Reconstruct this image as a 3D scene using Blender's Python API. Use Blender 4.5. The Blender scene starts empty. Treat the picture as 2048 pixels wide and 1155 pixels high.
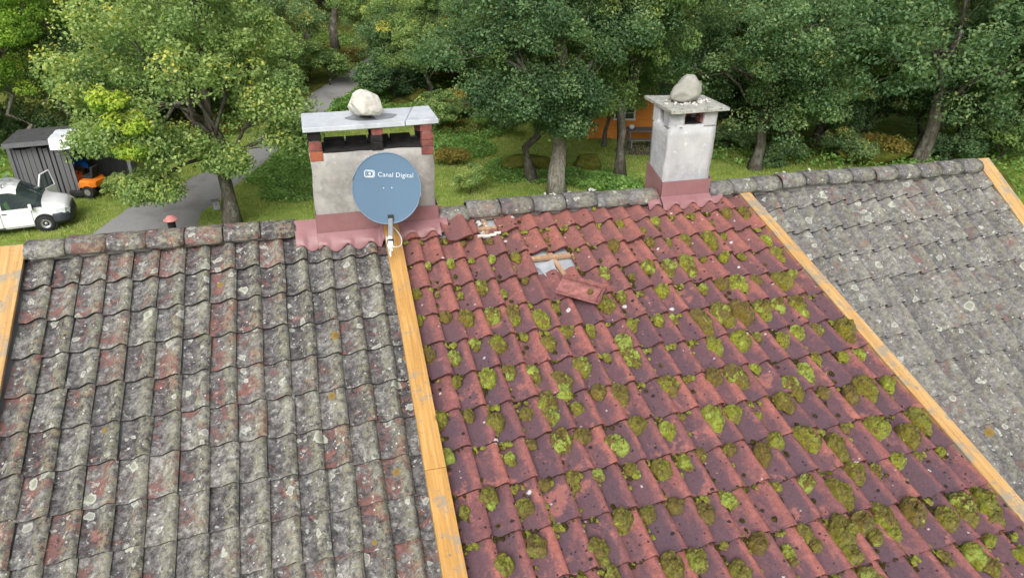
import bpy, bmesh, math, random
import numpy as np
from mathutils import Vector, Matrix, Euler, noise as mnoise

R = math.radians
scene = bpy.context.scene
COL = scene.collection

# ------------------------------------------------------------------ camera
CAM_ROT = ((0.96629, -0.11241, 0.23161), (-0.25731, -0.45111, 0.85457), (0.00841, -0.88536, -0.46483))
CAM_POS = Vector((-0.53356, -6.49261, 9.70297))
FPX = 1400.0
camd = bpy.data.cameras.new('camera')
camd.sensor_width = 36.0
camd.lens = 36.0 * FPX / 2048.0
camd.clip_end = 1500.0
cam = bpy.data.objects.new('camera', camd)
COL.objects.link(cam)
_m = Matrix(CAM_ROT) @ Matrix(((1, 0, 0), (0, -1, 0), (0, 0, -1)))
cam.matrix_world = Matrix.Translation(CAM_POS) @ _m.to_4x4()
scene.camera = cam

# ------------------------------------------------------------------ light
world = bpy.data.worlds.new('World')
scene.world = world
world.use_nodes = True
_nt = world.node_tree
_bg = _nt.nodes['Background']
_sky = _nt.nodes.new('ShaderNodeTexSky')
_sky.sky_type = 'NISHITA'
_sky.sun_disc = False
SUN_EL, SUN_AZ = R(43), R(-158)          # azimuth measured from +Y, clockwise
_sky.sun_elevation = SUN_EL
_sky.sun_rotation = SUN_AZ
_sky.air_density = 1.0
_sky.dust_density = 6.0
_sky.ozone_density = 0.6
_hs = _nt.nodes.new('ShaderNodeHueSaturation')
_hs.inputs['Saturation'].default_value = 0.18
_nt.links.new(_sky.outputs[0], _hs.inputs['Color'])
_nt.links.new(_hs.outputs[0], _bg.inputs['Color'])
_bg.inputs['Strength'].default_value = 0.14
sund = bpy.data.lights.new('sun', 'SUN')
sund.energy = 1.5
sund.angle = R(35)
sund.color = (1.0, 0.965, 0.92)
sun = bpy.data.objects.new('sun', sund)
COL.objects.link(sun)
_sd = Vector((math.sin(SUN_AZ) * math.cos(SUN_EL), math.cos(SUN_AZ) * math.cos(SUN_EL), math.sin(SUN_EL)))
sun.rotation_euler = _sd.to_track_quat('Z', 'Y').to_euler()
sun.location = (0, 0, 60)

vs = scene.view_settings
vs.view_transform = 'Standard'
vs.look = 'None'
vs.gamma = 1.0
vs.exposure = 0.35
vs.use_curve_mapping = False
scene.cycles.max_bounces = 14
scene.cycles.diffuse_bounces = 7
scene.cycles.transmission_bounces = 8

# ------------------------------------------------------------------ node helpers
class NB:
    """small helper round one material's node tree"""
    def __init__(self, name, rough=0.8, spec=0.3):
        self.m = bpy.data.materials.new(name)
        self.m.use_nodes = True
        self.t = self.m.node_tree
        self.b = self.t.nodes['Principled BSDF']
        self.b.inputs['Roughness'].default_value = rough
        self.b.inputs['Specular IOR Level'].default_value = spec
        self._pos = None
    def n(self, typ, **kw):
        x = self.t.nodes.new(typ)
        for k, v in kw.items():
            setattr(x, k, v)
        return x
    def link(self, a, b):
        self.t.links.new(a, b)
    def put(self, sock, v):
        if isinstance(v, bpy.types.NodeSocket):
            self.link(v, sock)
        elif v is not None:
            if sock.type == 'RGBA' and len(v) == 3:
                v = (*v, 1)
            sock.default_value = v
    def pos(self):
        if self._pos is None:
            self._pos = self.n('ShaderNodeNewGeometry').outputs['Position']
        return self._pos
    def obj(self):
        return self.n('ShaderNodeTexCoord').outputs['Object']
    def rnd(self):
        return self.n('ShaderNodeObjectInfo').outputs['Random']
    def attr(self, name):
        return self.n('ShaderNodeAttribute', attribute_name=name).outputs['Fac']
    def noise(self, scale, detail=4, rough=0.6, co=None, dist=0.0):
        x = self.n('ShaderNodeTexNoise')
        self.put(x.inputs['Vector'], co or self.pos())
        x.inputs['Scale'].default_value = scale
        x.inputs['Detail'].default_value = detail
        x.inputs['Roughness'].default_value = rough
        x.inputs['Distortion'].default_value = dist
        return x.outputs['Fac']
    def noisec(self, scale, co=None):
        x = self.n('ShaderNodeTexNoise')
        self.put(x.inputs['Vector'], co or self.pos())
        x.inputs['Scale'].default_value = scale
        x.inputs['Detail'].default_value = 3
        return x.outputs['Color']
    def vor(self, scale, co=None, feature='F1', rand=1.0):
        x = self.n('ShaderNodeTexVoronoi', feature=feature)
        self.put(x.inputs['Vector'], co or self.pos())
        x.inputs['Scale'].default_value = scale
        x.inputs['Randomness'].default_value = rand
        return x.outputs['Distance'], x.outputs['Color']
    def math(self, op, a, b=None, c=None, clamp=False):
        x = self.n('ShaderNodeMath', operation=op, use_clamp=clamp)
        self.put(x.inputs[0], a)
        if b is not None: self.put(x.inputs[1], b)
        if c is not None: self.put(x.inputs[2], c)
        return x.outputs[0]
    def vmath(self, op, a, b):
        x = self.n('ShaderNodeVectorMath', operation=op)
        self.put(x.inputs[0], a)
        if op == 'SCALE': self.put(x.inputs['Scale'], b)
        else: self.put(x.inputs[1], b)
        return x.outputs[0]
    def sep(self, v):
        x = self.n('ShaderNodeSeparateXYZ')
        self.link(v, x.inputs[0])
        return x.outputs
    def sepc(self, c):
        x = self.n('ShaderNodeSeparateColor')
        self.link(c, x.inputs[0])
        return x.outputs
    def step(self, v, lo, hi):
        x = self.n('ShaderNodeMapRange', interpolation_type='SMOOTHSTEP')
        self.put(x.inputs['Value'], v)
        self.put(x.inputs['From Min'], lo)
        self.put(x.inputs['From Max'], hi)
        return x.outputs['Result']
    def mix(self, f, a, b, mode='MIX'):
        x = self.n('ShaderNodeMix', data_type='RGBA', blend_type=mode)
        self.put(x.inputs[0], f)
        self.put(x.inputs[6], a)
        self.put(x.inputs[7], b)
        return x.outputs[2]
    def ramp(self, f, stops):
        x = self.n('ShaderNodeValToRGB')
        self.put(x.inputs[0], f)
        e = x.color_ramp.elements
        while len(e) < len(stops): e.new(0.5)
        for q, (p, c) in zip(e, stops):
            q.position = p
            q.color = (*c, 1)
        return x.outputs[0]
    def bump(self, h, strength=0.3, dist=0.02, normal=None):
        x = self.n('ShaderNodeBump')
        x.inputs['Strength'].default_value = strength
        x.inputs['Distance'].default_value = dist
        self.put(x.inputs['Height'], h)
        if normal is not None: self.link(normal, x.inputs['Normal'])
        self.link(x.outputs[0], self.b.inputs['Normal'])
        return x.outputs[0]
    def color(self, c):
        self.put(self.b.inputs['Base Color'], c)
        return self

def simple(name, col, rough=0.6, var=0.15, scale=8.0, metal=0.0, spec=0.4, bump=0.1):
    k = NB(name, rough, spec)
    n = k.noise(scale, 5)
    lo = tuple(max(0, c * (1 - var * 2)) for c in col)
    hi = tuple(min(1, c * (1 + var)) for c in col)
    k.color(k.ramp(n, [(0.25, lo), (0.75, hi)]))
    k.b.inputs['Metallic'].default_value = metal
    if bump: k.bump(k.noise(scale * 6, 4), bump, 0.01)
    return k.m

MAT = {}
def lichen(k, c, scale, lo, hi, rmax, col, thr, ring=True, co=None):
    """round lichen discs: Voronoi cells with a random radius; cells whose random value is under thr stay bare"""
    d, cc = k.vor(scale, co)
    s = k.sepc(cc)
    rad = k.math('MULTIPLY', s[0], rmax)
    on = k.math('GREATER_THAN', s[1], thr)
    m = k.math('MULTIPLY', k.step(k.math('SUBTRACT', rad, d), lo, hi), on)
    if ring:
        inner = k.step(k.math('SUBTRACT', rad, d), 0.06, 0.16)
        colr = k.mix(inner, col, tuple(x * 0.62 for x in col))
    else:
        colr = col
    return k.mix(m, c, colr), m

def make_tile_grey(name, redness, pale):
    k = NB(name, 0.92, 0.12)
    wob = k.vmath('ADD', k.pos(), k.vmath('SCALE', k.vmath('SUBTRACT', k.noisec(16), (0.5, 0.5, 0.5)), 0.085))
    wob2 = k.vmath('ADD', k.pos(), k.vmath('SCALE', k.vmath('SUBTRACT', k.noisec(60), (0.5, 0.5, 0.5)), 0.04))
    ox = k.math('DIVIDE', k.sep(k.obj())[0], 0.2)
    rnd = k.rnd()
    red = k.ramp(k.noise(13, 7, 0.75), [(0.3, (0.13, 0.085, 0.078)), (0.5, (0.225, 0.115, 0.10)), (0.75, (0.36, 0.175, 0.145))])
    # charcoal crust, mottled in two sizes, with a warm and a cool strain
    crust = k.ramp(k.noise(22, 10, 0.78), [(0.36, (0.045, 0.044, 0.044)), (0.47, (0.125, 0.121, 0.117)), (0.56, (0.215, 0.208, 0.198)), (0.68, (0.38, 0.37, 0.35))])
    crust = k.mix(1.0, crust, (1.0 + 0.14 * pale,) * 3, 'MULTIPLY')
    blot = k.ramp(k.noise(6.0, 6, 0.65, dist=0.7), [(0.36, (0.52, 0.51, 0.54)), (0.5, (0.95, 0.94, 0.95)), (0.60, (1.35, 1.34, 1.30))])
    crust = k.mix(1.0 - 0.45 * pale, crust, k.mix(1.0, crust, blot, 'MULTIPLY'))
    tile = k.ramp(rnd, [(0.0, (0.62, 0.60, 0.63)), (0.5, (1.0, 1.0, 1.0)), (1.0, (1.28, 1.27, 1.22))])
    crust = k.mix(1.0, crust, tile, 'MULTIPLY')
    n = k.math('ADD', k.noise(6.0, 9, 0.78, dist=0.7), k.math('MULTIPLY', k.math('SUBTRACT', k.math('FRACT', k.math('MULTIPLY', rnd, 7.31)), 0.5), 0.13))
    c = k.mix(k.step(n, 0.395 - 0.06 * (1 - redness), 0.455 - 0.06 * (1 - redness)), red, crust)
    c = k.mix(0.28 * pale, c, (0.20, 0.195, 0.185))
    c = k.mix(1.0, c, (0.88, 0.885, 0.915), 'MULTIPLY')
    # yellow-green crust along the rolls
    crest = k.math('MULTIPLY', k.step(ox, 0.42, 0.70), k.step(k.noise(20, 9, 0.8), 0.45, 0.56))
    c = k.mix(k.math('MULTIPLY', crest, 0.25 + 0.27 * redness), c, (0.32, 0.315, 0.205))
    # pale crust with ragged outlines
    c = k.mix(k.math('MULTIPLY', k.step(k.noise(15, 9, 0.75, dist=0.9), 0.575, 0.62), 0.75 - 0.4 * pale), c, (0.40, 0.40, 0.37))
    c, _ = lichen(k, c, 24, 0.0, 0.10, 0.42, (0.34, 0.35, 0.32), 0.74, False, wob2)
    c, _ = lichen(k, c, 10, 0.0, 0.06, 0.44, (0.46, 0.465, 0.42), 0.78 - pale * 0.02, True, wob)
    c, _ = lichen(k, c, 6.0, 0.0, 0.03, 0.38, (0.44, 0.45, 0.38), 0.86 - pale * 0.06, True, wob)
    c, _ = lichen(k, c, 34, 0.0, 0.06, 0.30, (0.58, 0.59, 0.56), 0.86, False)
    c, _ = lichen(k, c, 4.6, 0.0, 0.03, 0.27, (0.25, 0.17, 0.05), 0.92, True)
    grain = k.ramp(k.noise(70, 8, 0.88), [(0.35, (0.75, 0.75, 0.75)), (0.65, (1.22, 1.22, 1.2))])
    c = k.mix(1.0, c, grain, 'MULTIPLY')
    k.color(c)
    h = k.math('ADD', k.noise(70, 8, 0.8), k.math('MULTIPLY', k.noise(14, 4), 0.7))
    k.bump(h, 0.6, 0.014)
    return k.m

def make_tile_red():
    k = NB('red_tile', 0.80, 0.22)
    o = k.sep(k.obj())
    ox = k.math('DIVIDE', o[0], 0.2)
    p = k.sep(k.pos())
    rnd = k.rnd()
    base = k.ramp(k.noise(19, 8, 0.78), [(0.3, (0.195, 0.075, 0.068)), (0.5, (0.290, 0.115, 0.100)), (0.72, (0.39, 0.168, 0.145))])
    base = k.mix(rnd, k.mix(1.0, base, (0.74, 0.80, 0.92), 'MULTIPLY'), k.mix(1.0, base, (1.22, 1.14, 1.08), 'MULTIPLY'))
    # purple-grey weathering, weighted to paint shade into the trough, thinner near ridge
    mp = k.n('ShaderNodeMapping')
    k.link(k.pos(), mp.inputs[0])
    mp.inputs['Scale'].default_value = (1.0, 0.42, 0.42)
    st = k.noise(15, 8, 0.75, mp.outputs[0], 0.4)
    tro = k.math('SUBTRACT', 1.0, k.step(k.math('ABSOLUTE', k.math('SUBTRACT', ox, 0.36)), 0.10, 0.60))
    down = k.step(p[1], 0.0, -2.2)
    film_shade = k.step(k.math('ADD', k.math('ADD', k.math('MULTIPLY', st, 0.8), k.math('MULTIPLY', tro, 0.26)), k.math('ADD', k.math('MULTIPLY', down, 0.08), k.math('MULTIPLY', k.math('SUBTRACT', k.math('FRACT', k.math('MULTIPLY', rnd, 9.7)), 0.42), 0.22))), 0.47, 0.74)
    c = k.mix(k.math('MULTIPLY', film_shade, 0.80), base, (0.078, 0.060, 0.082))
    c = k.mix(k.math('MULTIPLY', k.step(k.noise(55, 9, 0.85), 0.50, 0.64), 0.55), c, (0.115, 0.058, 0.060))
    c = k.mix(k.math('MULTIPLY', k.step(k.noise(3.4, 5, 0.7), 0.58, 0.65), 0.5), c, (0.47, 0.18, 0.14))
    c = k.mix(k.math('MULTIPLY', k.math('SUBTRACT', 1.0, down), 0.35), c, (0.31, 0.125, 0.09))
    wob = k.vmath('ADD', k.pos(), k.vmath('SCALE', k.vmath('SUBTRACT', k.noisec(50), (0.5, 0.5, 0.5)), 0.022))
    c, _ = lichen(k, c, 7.5, 0.0, 0.05, 0.21, (0.56, 0.54, 0.54), 0.74, False, wob)
    c, _ = lichen(k, c, 20, 0.0, 0.10, 0.26, (0.48, 0.43, 0.43), 0.88, False, wob)
    c, _ = lichen(k, c, 17, 0.0, 0.08, 0.32, (0.028, 0.022, 0.02), 0.78, False, wob)
    c, _ = lichen(k, c, 36, 0.0, 0.1, 0.36, (0.035, 0.025, 0.024), 0.74, False, wob)
    grain = k.ramp(k.noise(62, 8, 0.88), [(0.35, (0.72, 0.70, 0.70)), (0.65, (1.22, 1.22, 1.22))])
    c = k.mix(1.0, c, grain, 'MULTIPLY')
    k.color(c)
    k.bump(k.math('ADD', k.noise(80, 7, 0.8), k.math('MULTIPLY', k.noise(12, 3), 0.8)), 0.45, 0.009)
    return k.m

def make_moss():
    k = NB('moss', 1.0, 0.05)
    rnd = k.rnd()
    n1 = k.math('ADD', k.math('MULTIPLY', k.noise(42, 9, 0.92), 0.75), k.math('MULTIPLY', k.noise(120, 4, 0.9), 0.25))
    n2 = k.noise(16, 6, 0.75)
    olive = k.ramp(n1, [(0.40, (0.040, 0.038, 0.006)), (0.49, (0.19, 0.165, 0.010)), (0.60, (0.42, 0.36, 0.025))])
    brown = k.ramp(n1, [(0.40, (0.035, 0.025, 0.006)), (0.49, (0.165, 0.115, 0.012)), (0.60, (0.37, 0.26, 0.03))])
    green = k.ramp(n1, [(0.40, (0.055, 0.065, 0.007)), (0.49, (0.25, 0.265, 0.012)), (0.60, (0.52, 0.52, 0.04))])
    lime = k.ramp(n1, [(0.40, (0.13, 0.17, 0.010)), (0.5, (0.38, 0.48, 0.06)), (0.66, (0.66, 0.76, 0.22))])
    c = k.mix(k.step(k.math('ADD', n2, k.math('MULTIPLY', k.math('SUBTRACT', rnd, 0.5), 0.28)), 0.44, 0.56), olive, brown)
    c = k.mix(k.step(k.math('ADD', k.noise(10, 5, 0.7), k.math('MULTIPLY', k.math('SUBTRACT', k.math('FRACT', k.math('MULTIPLY', rnd, 5.7)), 0.5), 0.45)), 0.55, 0.63), c, green)
    c = k.mix(k.step(k.math('ADD', k.noise(11.5, 5, 0.7), k.math('MULTIPLY', k.math('FRACT', k.math('MULTIPLY', rnd, 11.3)), 0.25)), 0.725, 0.77), c, lime)
    k.color(c)
    k.bump(n1, 1.0, 0.035)
    k.b.inputs['Sheen Weight'].default_value = 0.15
    return k.m

def make_seam_moss_shade():  # dark moss colour that also stands in for joint shade
    k = NB('seam_moss_shade', 1.0, 0.05)
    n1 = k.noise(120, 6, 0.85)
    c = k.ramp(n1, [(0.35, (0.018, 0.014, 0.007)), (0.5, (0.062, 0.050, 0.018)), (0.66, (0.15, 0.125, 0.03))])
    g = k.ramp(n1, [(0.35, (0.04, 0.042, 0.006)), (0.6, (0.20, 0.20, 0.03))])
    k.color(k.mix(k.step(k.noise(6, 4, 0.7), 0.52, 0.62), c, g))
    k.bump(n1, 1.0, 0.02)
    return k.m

def make_wood(name, a, b, knot=True, grey=0.0, long_axis=1):
    k = NB(name, 0.7, 0.25)
    co = k.obj()
    mp = k.n('ShaderNodeMapping')
    k.link(co, mp.inputs[0])
    sc = [40.0, 40.0, 40.0]
    sc[long_axis] = 1.6
    mp.inputs['Scale'].default_value = sc
    g = k.noise(1.0, 6, 0.65, mp.outputs[0], 0.4)
    c = k.ramp(g, [(0.28, tuple(x * 0.72 for x in a)), (0.5, a), (0.72, b)])
    if knot:
        mk = k.n('ShaderNodeMapping'); k.link(co, mk.inputs[0]); mk.inputs['Scale'].default_value = (1, 0.6, 1)
        d, cc = k.vor(5.0, mk.outputs[0])
        m = k.math('MULTIPLY', k.math('SUBTRACT', 1.0, k.step(d, 0.05, 0.13)), k.math('GREATER_THAN', k.sepc(cc)[1], 0.35))
        c = k.mix(k.math('MULTIPLY', m, 0.75), c, (0.10, 0.055, 0.02))
    if grey:
        c = k.mix(k.math('MULTIPLY', k.step(k.noise(4.5, 7, 0.75), 0.62 - grey * 0.25, 0.72 - grey * 0.25), 0.8), c, (0.26, 0.25, 0.21))
        c = k.mix(k.math('MULTIPLY', k.step(k.noise(36, 6, 0.8), 0.58, 0.66), 0.7), c, (0.10, 0.085, 0.06))
    k.color(c)
    k.bump(g, 0.15, 0.004)
    return k.m

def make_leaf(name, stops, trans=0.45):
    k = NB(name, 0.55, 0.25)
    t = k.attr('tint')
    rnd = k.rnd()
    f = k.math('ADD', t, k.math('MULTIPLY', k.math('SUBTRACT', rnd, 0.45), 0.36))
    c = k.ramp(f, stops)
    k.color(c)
    tr = k.n('ShaderNodeBsdfTranslucent')
    k.link(k.mix(1.0, c, (1.25, 1.3, 0.7), 'MULTIPLY'), tr.inputs['Color'])
    mx = k.n('ShaderNodeMixShader')
    mx.inputs[0].default_value = trans
    k.link(k.b.outputs[0], mx.inputs[1])
    k.link(tr.outputs[0], mx.inputs[2])
    k.link(mx.outputs[0], k.t.nodes['Material Output'].inputs['Surface'])
    return k.m

def make_bark(name, a, b, lichen_amt=0.4):
    k = NB(name, 0.95, 0.1)
    mp = k.n('ShaderNodeMapping')
    k.link(k.obj(), mp.inputs[0])
    mp.inputs['Scale'].default_value = (9, 9, 2.0)
    g = k.noise(1.5, 7, 0.75, mp.outputs[0], 0.8)
    c = k.ramp(g, [(0.3, tuple(x * 0.4 for x in a)), (0.48, a), (0.7, b)])
    c = k.mix(k.math('MULTIPLY', k.step(k.noise(3.0, 5, 0.7), 0.52, 0.62), lichen_amt), c, (0.23, 0.24, 0.20))
    k.color(c)
    k.bump(g, 0.9, 0.05)
    return k.m

def make_plaster(name, a, b, stain):
    k = NB(name, 0.92, 0.15)
    c = k.ramp(k.noise(5, 7, 0.7), [(0.3, a), (0.7, b)])
    c = k.mix(k.math('MULTIPLY', k.step(k.noise(2.8, 7, 0.75), 0.46, 0.64), 0.75), c, stain)
    c = k.mix(k.math('MULTIPLY', k.step(k.noise(9, 6, 0.75), 0.60, 0.66), 0.5), c, tuple(min(1, x * 1.5) for x in b))
    c = k.mix(k.math('MULTIPLY', k.step(k.noise(40, 6, 0.8), 0.60, 0.7), 0.35), c, tuple(x * 0.5 for x in a))
    k.color(c)
    k.bump(k.math('ADD', k.noise(22, 8, 0.75), k.math('MULTIPLY', k.noise(5, 3), 1.2)), 0.4, 0.02)
    return k.m

def make_concrete(name, a, b, lich=0.0):
    k = NB(name, 0.85, 0.25)
    c = k.ramp(k.noise(9, 8, 0.75), [(0.3, a), (0.7, b)])
    c = k.mix(k.math('MULTIPLY', k.step(k.noise(2.2, 4), 0.5, 0.64), 0.35), c, tuple(x * 0.6 for x in a))
    if lich:
        wob = k.vmath('ADD', k.pos(), k.vmath('SCALE', k.vmath('SUBTRACT', k.noisec(30), (0.5, 0.5, 0.5)), 0.04))
        c = k.mix(k.step(k.noise(26, 8, 0.8), 0.52, 0.60), c, (0.10, 0.105, 0.09))
        c, _ = lichen(k, c, 20, 0.0, 0.08, 0.5, (0.46, 0.47, 0.42), 0.45, False, wob)
    k.color(c)
    k.bump(k.noise(50, 8, 0.8), 0.3, 0.01)
    return k.m

def make_ground():
    k = NB('ground', 1.0, 0.05)
    # leaf litter and low plants under the trees, mown grass in the open
    p = k.sep(k.pos())
    grass = k.ramp(k.noise(1.7, 7, 0.75), [(0.28, (0.10, 0.17, 0.035)), (0.46, (0.19, 0.27, 0.055)), (0.60, (0.28, 0.33, 0.085)), (0.76, (0.40, 0.37, 0.16))])
    fine = k.ramp(k.noise(14, 8, 0.85), [(0.3, (0.6, 0.62, 0.55)), (0.7, (1.3, 1.3, 1.2))])
    grass = k.mix(1.0, grass, fine, 'MULTIPLY')
    litter = k.ramp(k.noise(3.0, 8, 0.8), [(0.3, (0.06, 0.075, 0.022)), (0.5, (0.13, 0.15, 0.038)), (0.66, (0.24, 0.235, 0.06)), (0.8, (0.36, 0.30, 0.09))])
    far = k.step(k.math('ADD', p[1], k.math('MULTIPLY', k.noise(0.22, 4), 10.0)), 32.0, 40.0)
    k.color(k.mix(far, grass, litter))
    k.bump(k.noise(20, 8, 0.85), 0.9, 0.05)
    return k.m

def make_road():
    k = NB('road', 0.95, 0.1)
    c = k.ramp(k.noise(28, 8, 0.8), [(0.3, (0.19, 0.187, 0.185)), (0.7, (0.32, 0.315, 0.31))])
    c = k.mix(k.step(k.noise(0.55, 4), 0.46, 0.66), c, k.mix(1.0, c, (0.76, 0.74, 0.72), 'MULTIPLY'))
    c = k.mix(k.math('MULTIPLY', k.step(k.noise(2.5, 6, 0.7), 0.60, 0.68), 0.5), c, (0.085, 0.09, 0.05))
    k.color(c)
    k.bump(k.noise(60, 6, 0.8), 0.4, 0.01)
    return k.m

MAT['grey_tile'] = make_tile_grey('weathered_tile', 1.0, 0.0)
MAT['plain_tile'] = make_tile_grey('plain_weathered_tile', 0.55, 1.0)
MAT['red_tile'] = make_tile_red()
MAT['grey_tile_nose'] = MAT['plain_tile_nose'] = simple('nose_grime_shade', (0.050, 0.048, 0.045), 0.95, 0.5, 30, bump=0.3)  # gap shadow under the noses painted on together with grime
MAT['red_tile_nose'] = simple('red_nose_shade', (0.125, 0.040, 0.036), 0.95, 0.5, 25, bump=0.3)  # the same painted gap shadow for the red tiles
MAT['moss'] = make_moss()
MAT['seam_moss_shade'] = make_seam_moss_shade()
MAT['wood_new'] = make_wood('board_pine', (0.50, 0.275, 0.085), (0.62, 0.39, 0.15), True, 0.30)
MAT['wood_old'] = make_wood('board_weathered', (0.50, 0.295, 0.115), (0.61, 0.41, 0.19), True, 0.55)
MAT['batten'] = make_wood('batten_wood', (0.36, 0.225, 0.135), (0.48, 0.33, 0.21), False)
MAT['bark'] = make_bark('bark', (0.085, 0.075, 0.06), (0.17, 0.155, 0.13), 0.5)
MAT['bark_pale'] = make_bark('bark_pale', (0.16, 0.145, 0.12), (0.36, 0.34, 0.30), 0.7)
OAK = [(0.0, (0.062, 0.111, 0.042)), (0.3, (0.150, 0.241, 0.084)), (0.55, (0.261, 0.373, 0.135)), (0.8, (0.408, 0.507, 0.187)), (1.0, (0.751, 0.676, 0.152))]
DARK = [(0.0, (0.047, 0.094, 0.045)), (0.3, (0.109, 0.196, 0.087)), (0.55, (0.194, 0.299, 0.133)), (0.8, (0.319, 0.411, 0.188)), (1.0, (0.636, 0.565, 0.126))]
YEL = [(0.0, (0.065, 0.124, 0.019)), (0.3, (0.152, 0.276, 0.035)), (0.55, (0.261, 0.414, 0.056)), (0.8, (0.391, 0.524, 0.079)), (1.0, (0.522, 0.579, 0.095))]
MAT['leaf_oak'] = make_leaf('oak_leaf', OAK)
MAT['leaf_dark'] = make_leaf('dark_leaf', DARK)
MAT['leaf_yellow'] = make_leaf('yellow_leaf', YEL, 0.4)
MAT['leaf_ground'] = make_leaf('ground_leaf', [(0.0, (0.07, 0.14, 0.04)), (0.4, (0.16, 0.30, 0.075)), (0.7, (0.26, 0.43, 0.115)), (1.0, (0.42, 0.50, 0.16))], 0.4)
MAT['leaf_brown'] = make_leaf('dry_plant', [(0.0, (0.05, 0.055, 0.015)), (0.4, (0.15, 0.14, 0.03)), (0.7, (0.30, 0.25, 0.06)), (1.0, (0.42, 0.32, 0.09))], 0.3)
MAT['grass'] = make_leaf('grass_blade', [(0.0, (0.12, 0.19, 0.045)), (0.4, (0.215, 0.305, 0.075)), (0.7, (0.345, 0.385, 0.125)), (1.0, (0.50, 0.46, 0.21))], 0.3)
MAT['ground'] = make_ground()
MAT['road'] = make_road()
MAT['plaster_grey'] = make_plaster('chimney_plaster', (0.29, 0.28, 0.265), (0.41, 0.395, 0.37), (0.22, 0.21, 0.20))
MAT['plaster_white'] = make_plaster('chimney_limewash', (0.37, 0.37, 0.38), (0.50, 0.50, 0.505), (0.30, 0.305, 0.34))
MAT['slab'] = make_concrete('cap_concrete', (0.40, 0.435, 0.475), (0.55, 0.58, 0.615))
MAT['slab_old'] = make_concrete('cap_lichened', (0.30, 0.30, 0.27), (0.42, 0.42, 0.38), 1.0)
MAT['stone'] = make_concrete('pale_stone', (0.42, 0.40, 0.36), (0.70, 0.68, 0.62))
MAT['stone_grey'] = make_concrete('grey_stone', (0.25, 0.245, 0.215), (0.37, 0.36, 0.32))
MAT['mortar'] = make_concrete('mortar', (0.42, 0.39, 0.36), (0.60, 0.57, 0.54))
MAT['mortar_dark'] = make_concrete('mortar_dark', (0.15, 0.145, 0.14), (0.26, 0.25, 0.24))
MAT['brick'] = simple('brick', (0.24, 0.080, 0.066), 0.9, 0.3, 12, bump=0.4)
MAT['brick_orange'] = simple('brick_orange', (0.40, 0.125, 0.065), 0.9, 0.2, 12, bump=0.4)
MAT['soot'] = simple('sooty_brick', (0.018, 0.017, 0.017), 0.95, 0.5, 15, bump=0.4)
def _flash():
    k = NB('painted_flashing', 0.42, 0.4)
    c = k.ramp(k.noise(4, 6, 0.7), [(0.3, (0.225, 0.105, 0.112)), (0.7, (0.30, 0.15, 0.158))])
    c = k.mix(k.math('MULTIPLY', k.step(k.noise(12, 7, 0.8), 0.54, 0.66), 0.45), c, (0.20, 0.135, 0.13))
    c = k.mix(k.math('MULTIPLY', k.step(k.noise(60, 5, 0.8), 0.62, 0.68), 0.5), c, (0.40, 0.33, 0.32))
    k.color(c); k.bump(k.noise(7, 4), 0.25, 0.02)
    return k.m
MAT['flash'] = _flash()
MAT['dish'] = simple('dish_paint', (0.098, 0.165, 0.245), 0.7, 0.04, 2.0, spec=0.25, bump=0.0)
MAT['print'] = simple('pale_print', (0.58, 0.64, 0.72), 0.6, 0.02, 2.0, bump=0.0)
MAT['steel'] = simple('galvanised', (0.45, 0.47, 0.49), 0.38, 0.1, 20, 0.7)
MAT['white_plastic'] = simple('white_plastic', (0.72, 0.72, 0.70), 0.4, 0.04, 5, bump=0.0)
MAT['black'] = simple('black_rubber', (0.018, 0.018, 0.019), 0.7, 0.2, 20)
MAT['felt'] = simple('roof_felt', (0.36, 0.38, 0.41), 0.85, 0.15, 6, bump=0.2)
MAT['felt_dark'] = simple('felt_dark', (0.075, 0.075, 0.078), 0.9, 0.3, 6, bump=0.2)
MAT['wall'] = simple('house_wall', (0.45, 0.42, 0.36), 0.8, 0.1, 2)
MAT['van_white'] = simple('van_paint', (0.80, 0.81, 0.82), 0.22, 0.02, 2, spec=0.6, bump=0.0)
MAT['bumper'] = simple('bumper_plastic', (0.035, 0.040, 0.052), 0.55, 0.1, 10, bump=0.02)
MAT['lamp'] = simple('headlamp_glass', (0.62, 0.66, 0.70), 0.12, 0.1, 6, spec=0.8, bump=0.0)
MAT['lime'] = simple('hi_vis_cloth', (0.30, 0.75, 0.02), 0.8, 0.1, 5)
MAT['seat'] = simple('seat_cloth', (0.03, 0.03, 0.035), 0.9, 0.1, 9)
MAT['beige'] = simple('cab_lining', (0.30, 0.28, 0.24), 0.8, 0.1, 9)
MAT['red_paint'] = simple('red_metal', (0.33, 0.075, 0.055), 0.5, 0.15, 6)
MAT['orange'] = simple('orange_paint', (0.72, 0.20, 0.02), 0.4, 0.08, 5, bump=0.0)
MAT['blue'] = simple('blue_tarp', (0.02, 0.15, 0.58), 0.5, 0.2, 6, bump=0.3)
MAT['white_tarp'] = simple('white_tarp', (0.72, 0.75, 0.78), 0.5, 0.06, 4, bump=0.2)
MAT['grey_wood'] = make_wood('grey_planks', (0.135, 0.135, 0.145), (0.23, 0.23, 0.24), False, 0.0, 2)
MAT['cabin'] = make_wood('cabin_ochre', (0.56, 0.20, 0.034), (0.68, 0.27, 0.05), False, 0.0, 0)
MAT['cabin_panel'] = make_wood('cabin_panel', (0.68, 0.29, 0.042), (0.76, 0.36, 0.06), False, 0.0, 2)
MAT['window_white'] = simple('window_paint', (0.70, 0.71, 0.72), 0.5, 0.05, 5, bump=0.0)
MAT['dark_glass'] = simple('dark_glass', (0.02, 0.025, 0.028), 0.08, 0.1, 4, spec=0.8, bump=0.0)
MAT['post'] = make_wood('pale_post', (0.34, 0.32, 0.28), (0.48, 0.46, 0.41), False, 0.0, 2)
MAT['bare_earth'] = simple('earth', (0.075, 0.062, 0.05), 1.0, 0.3, 5, bump=0.6)
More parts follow.
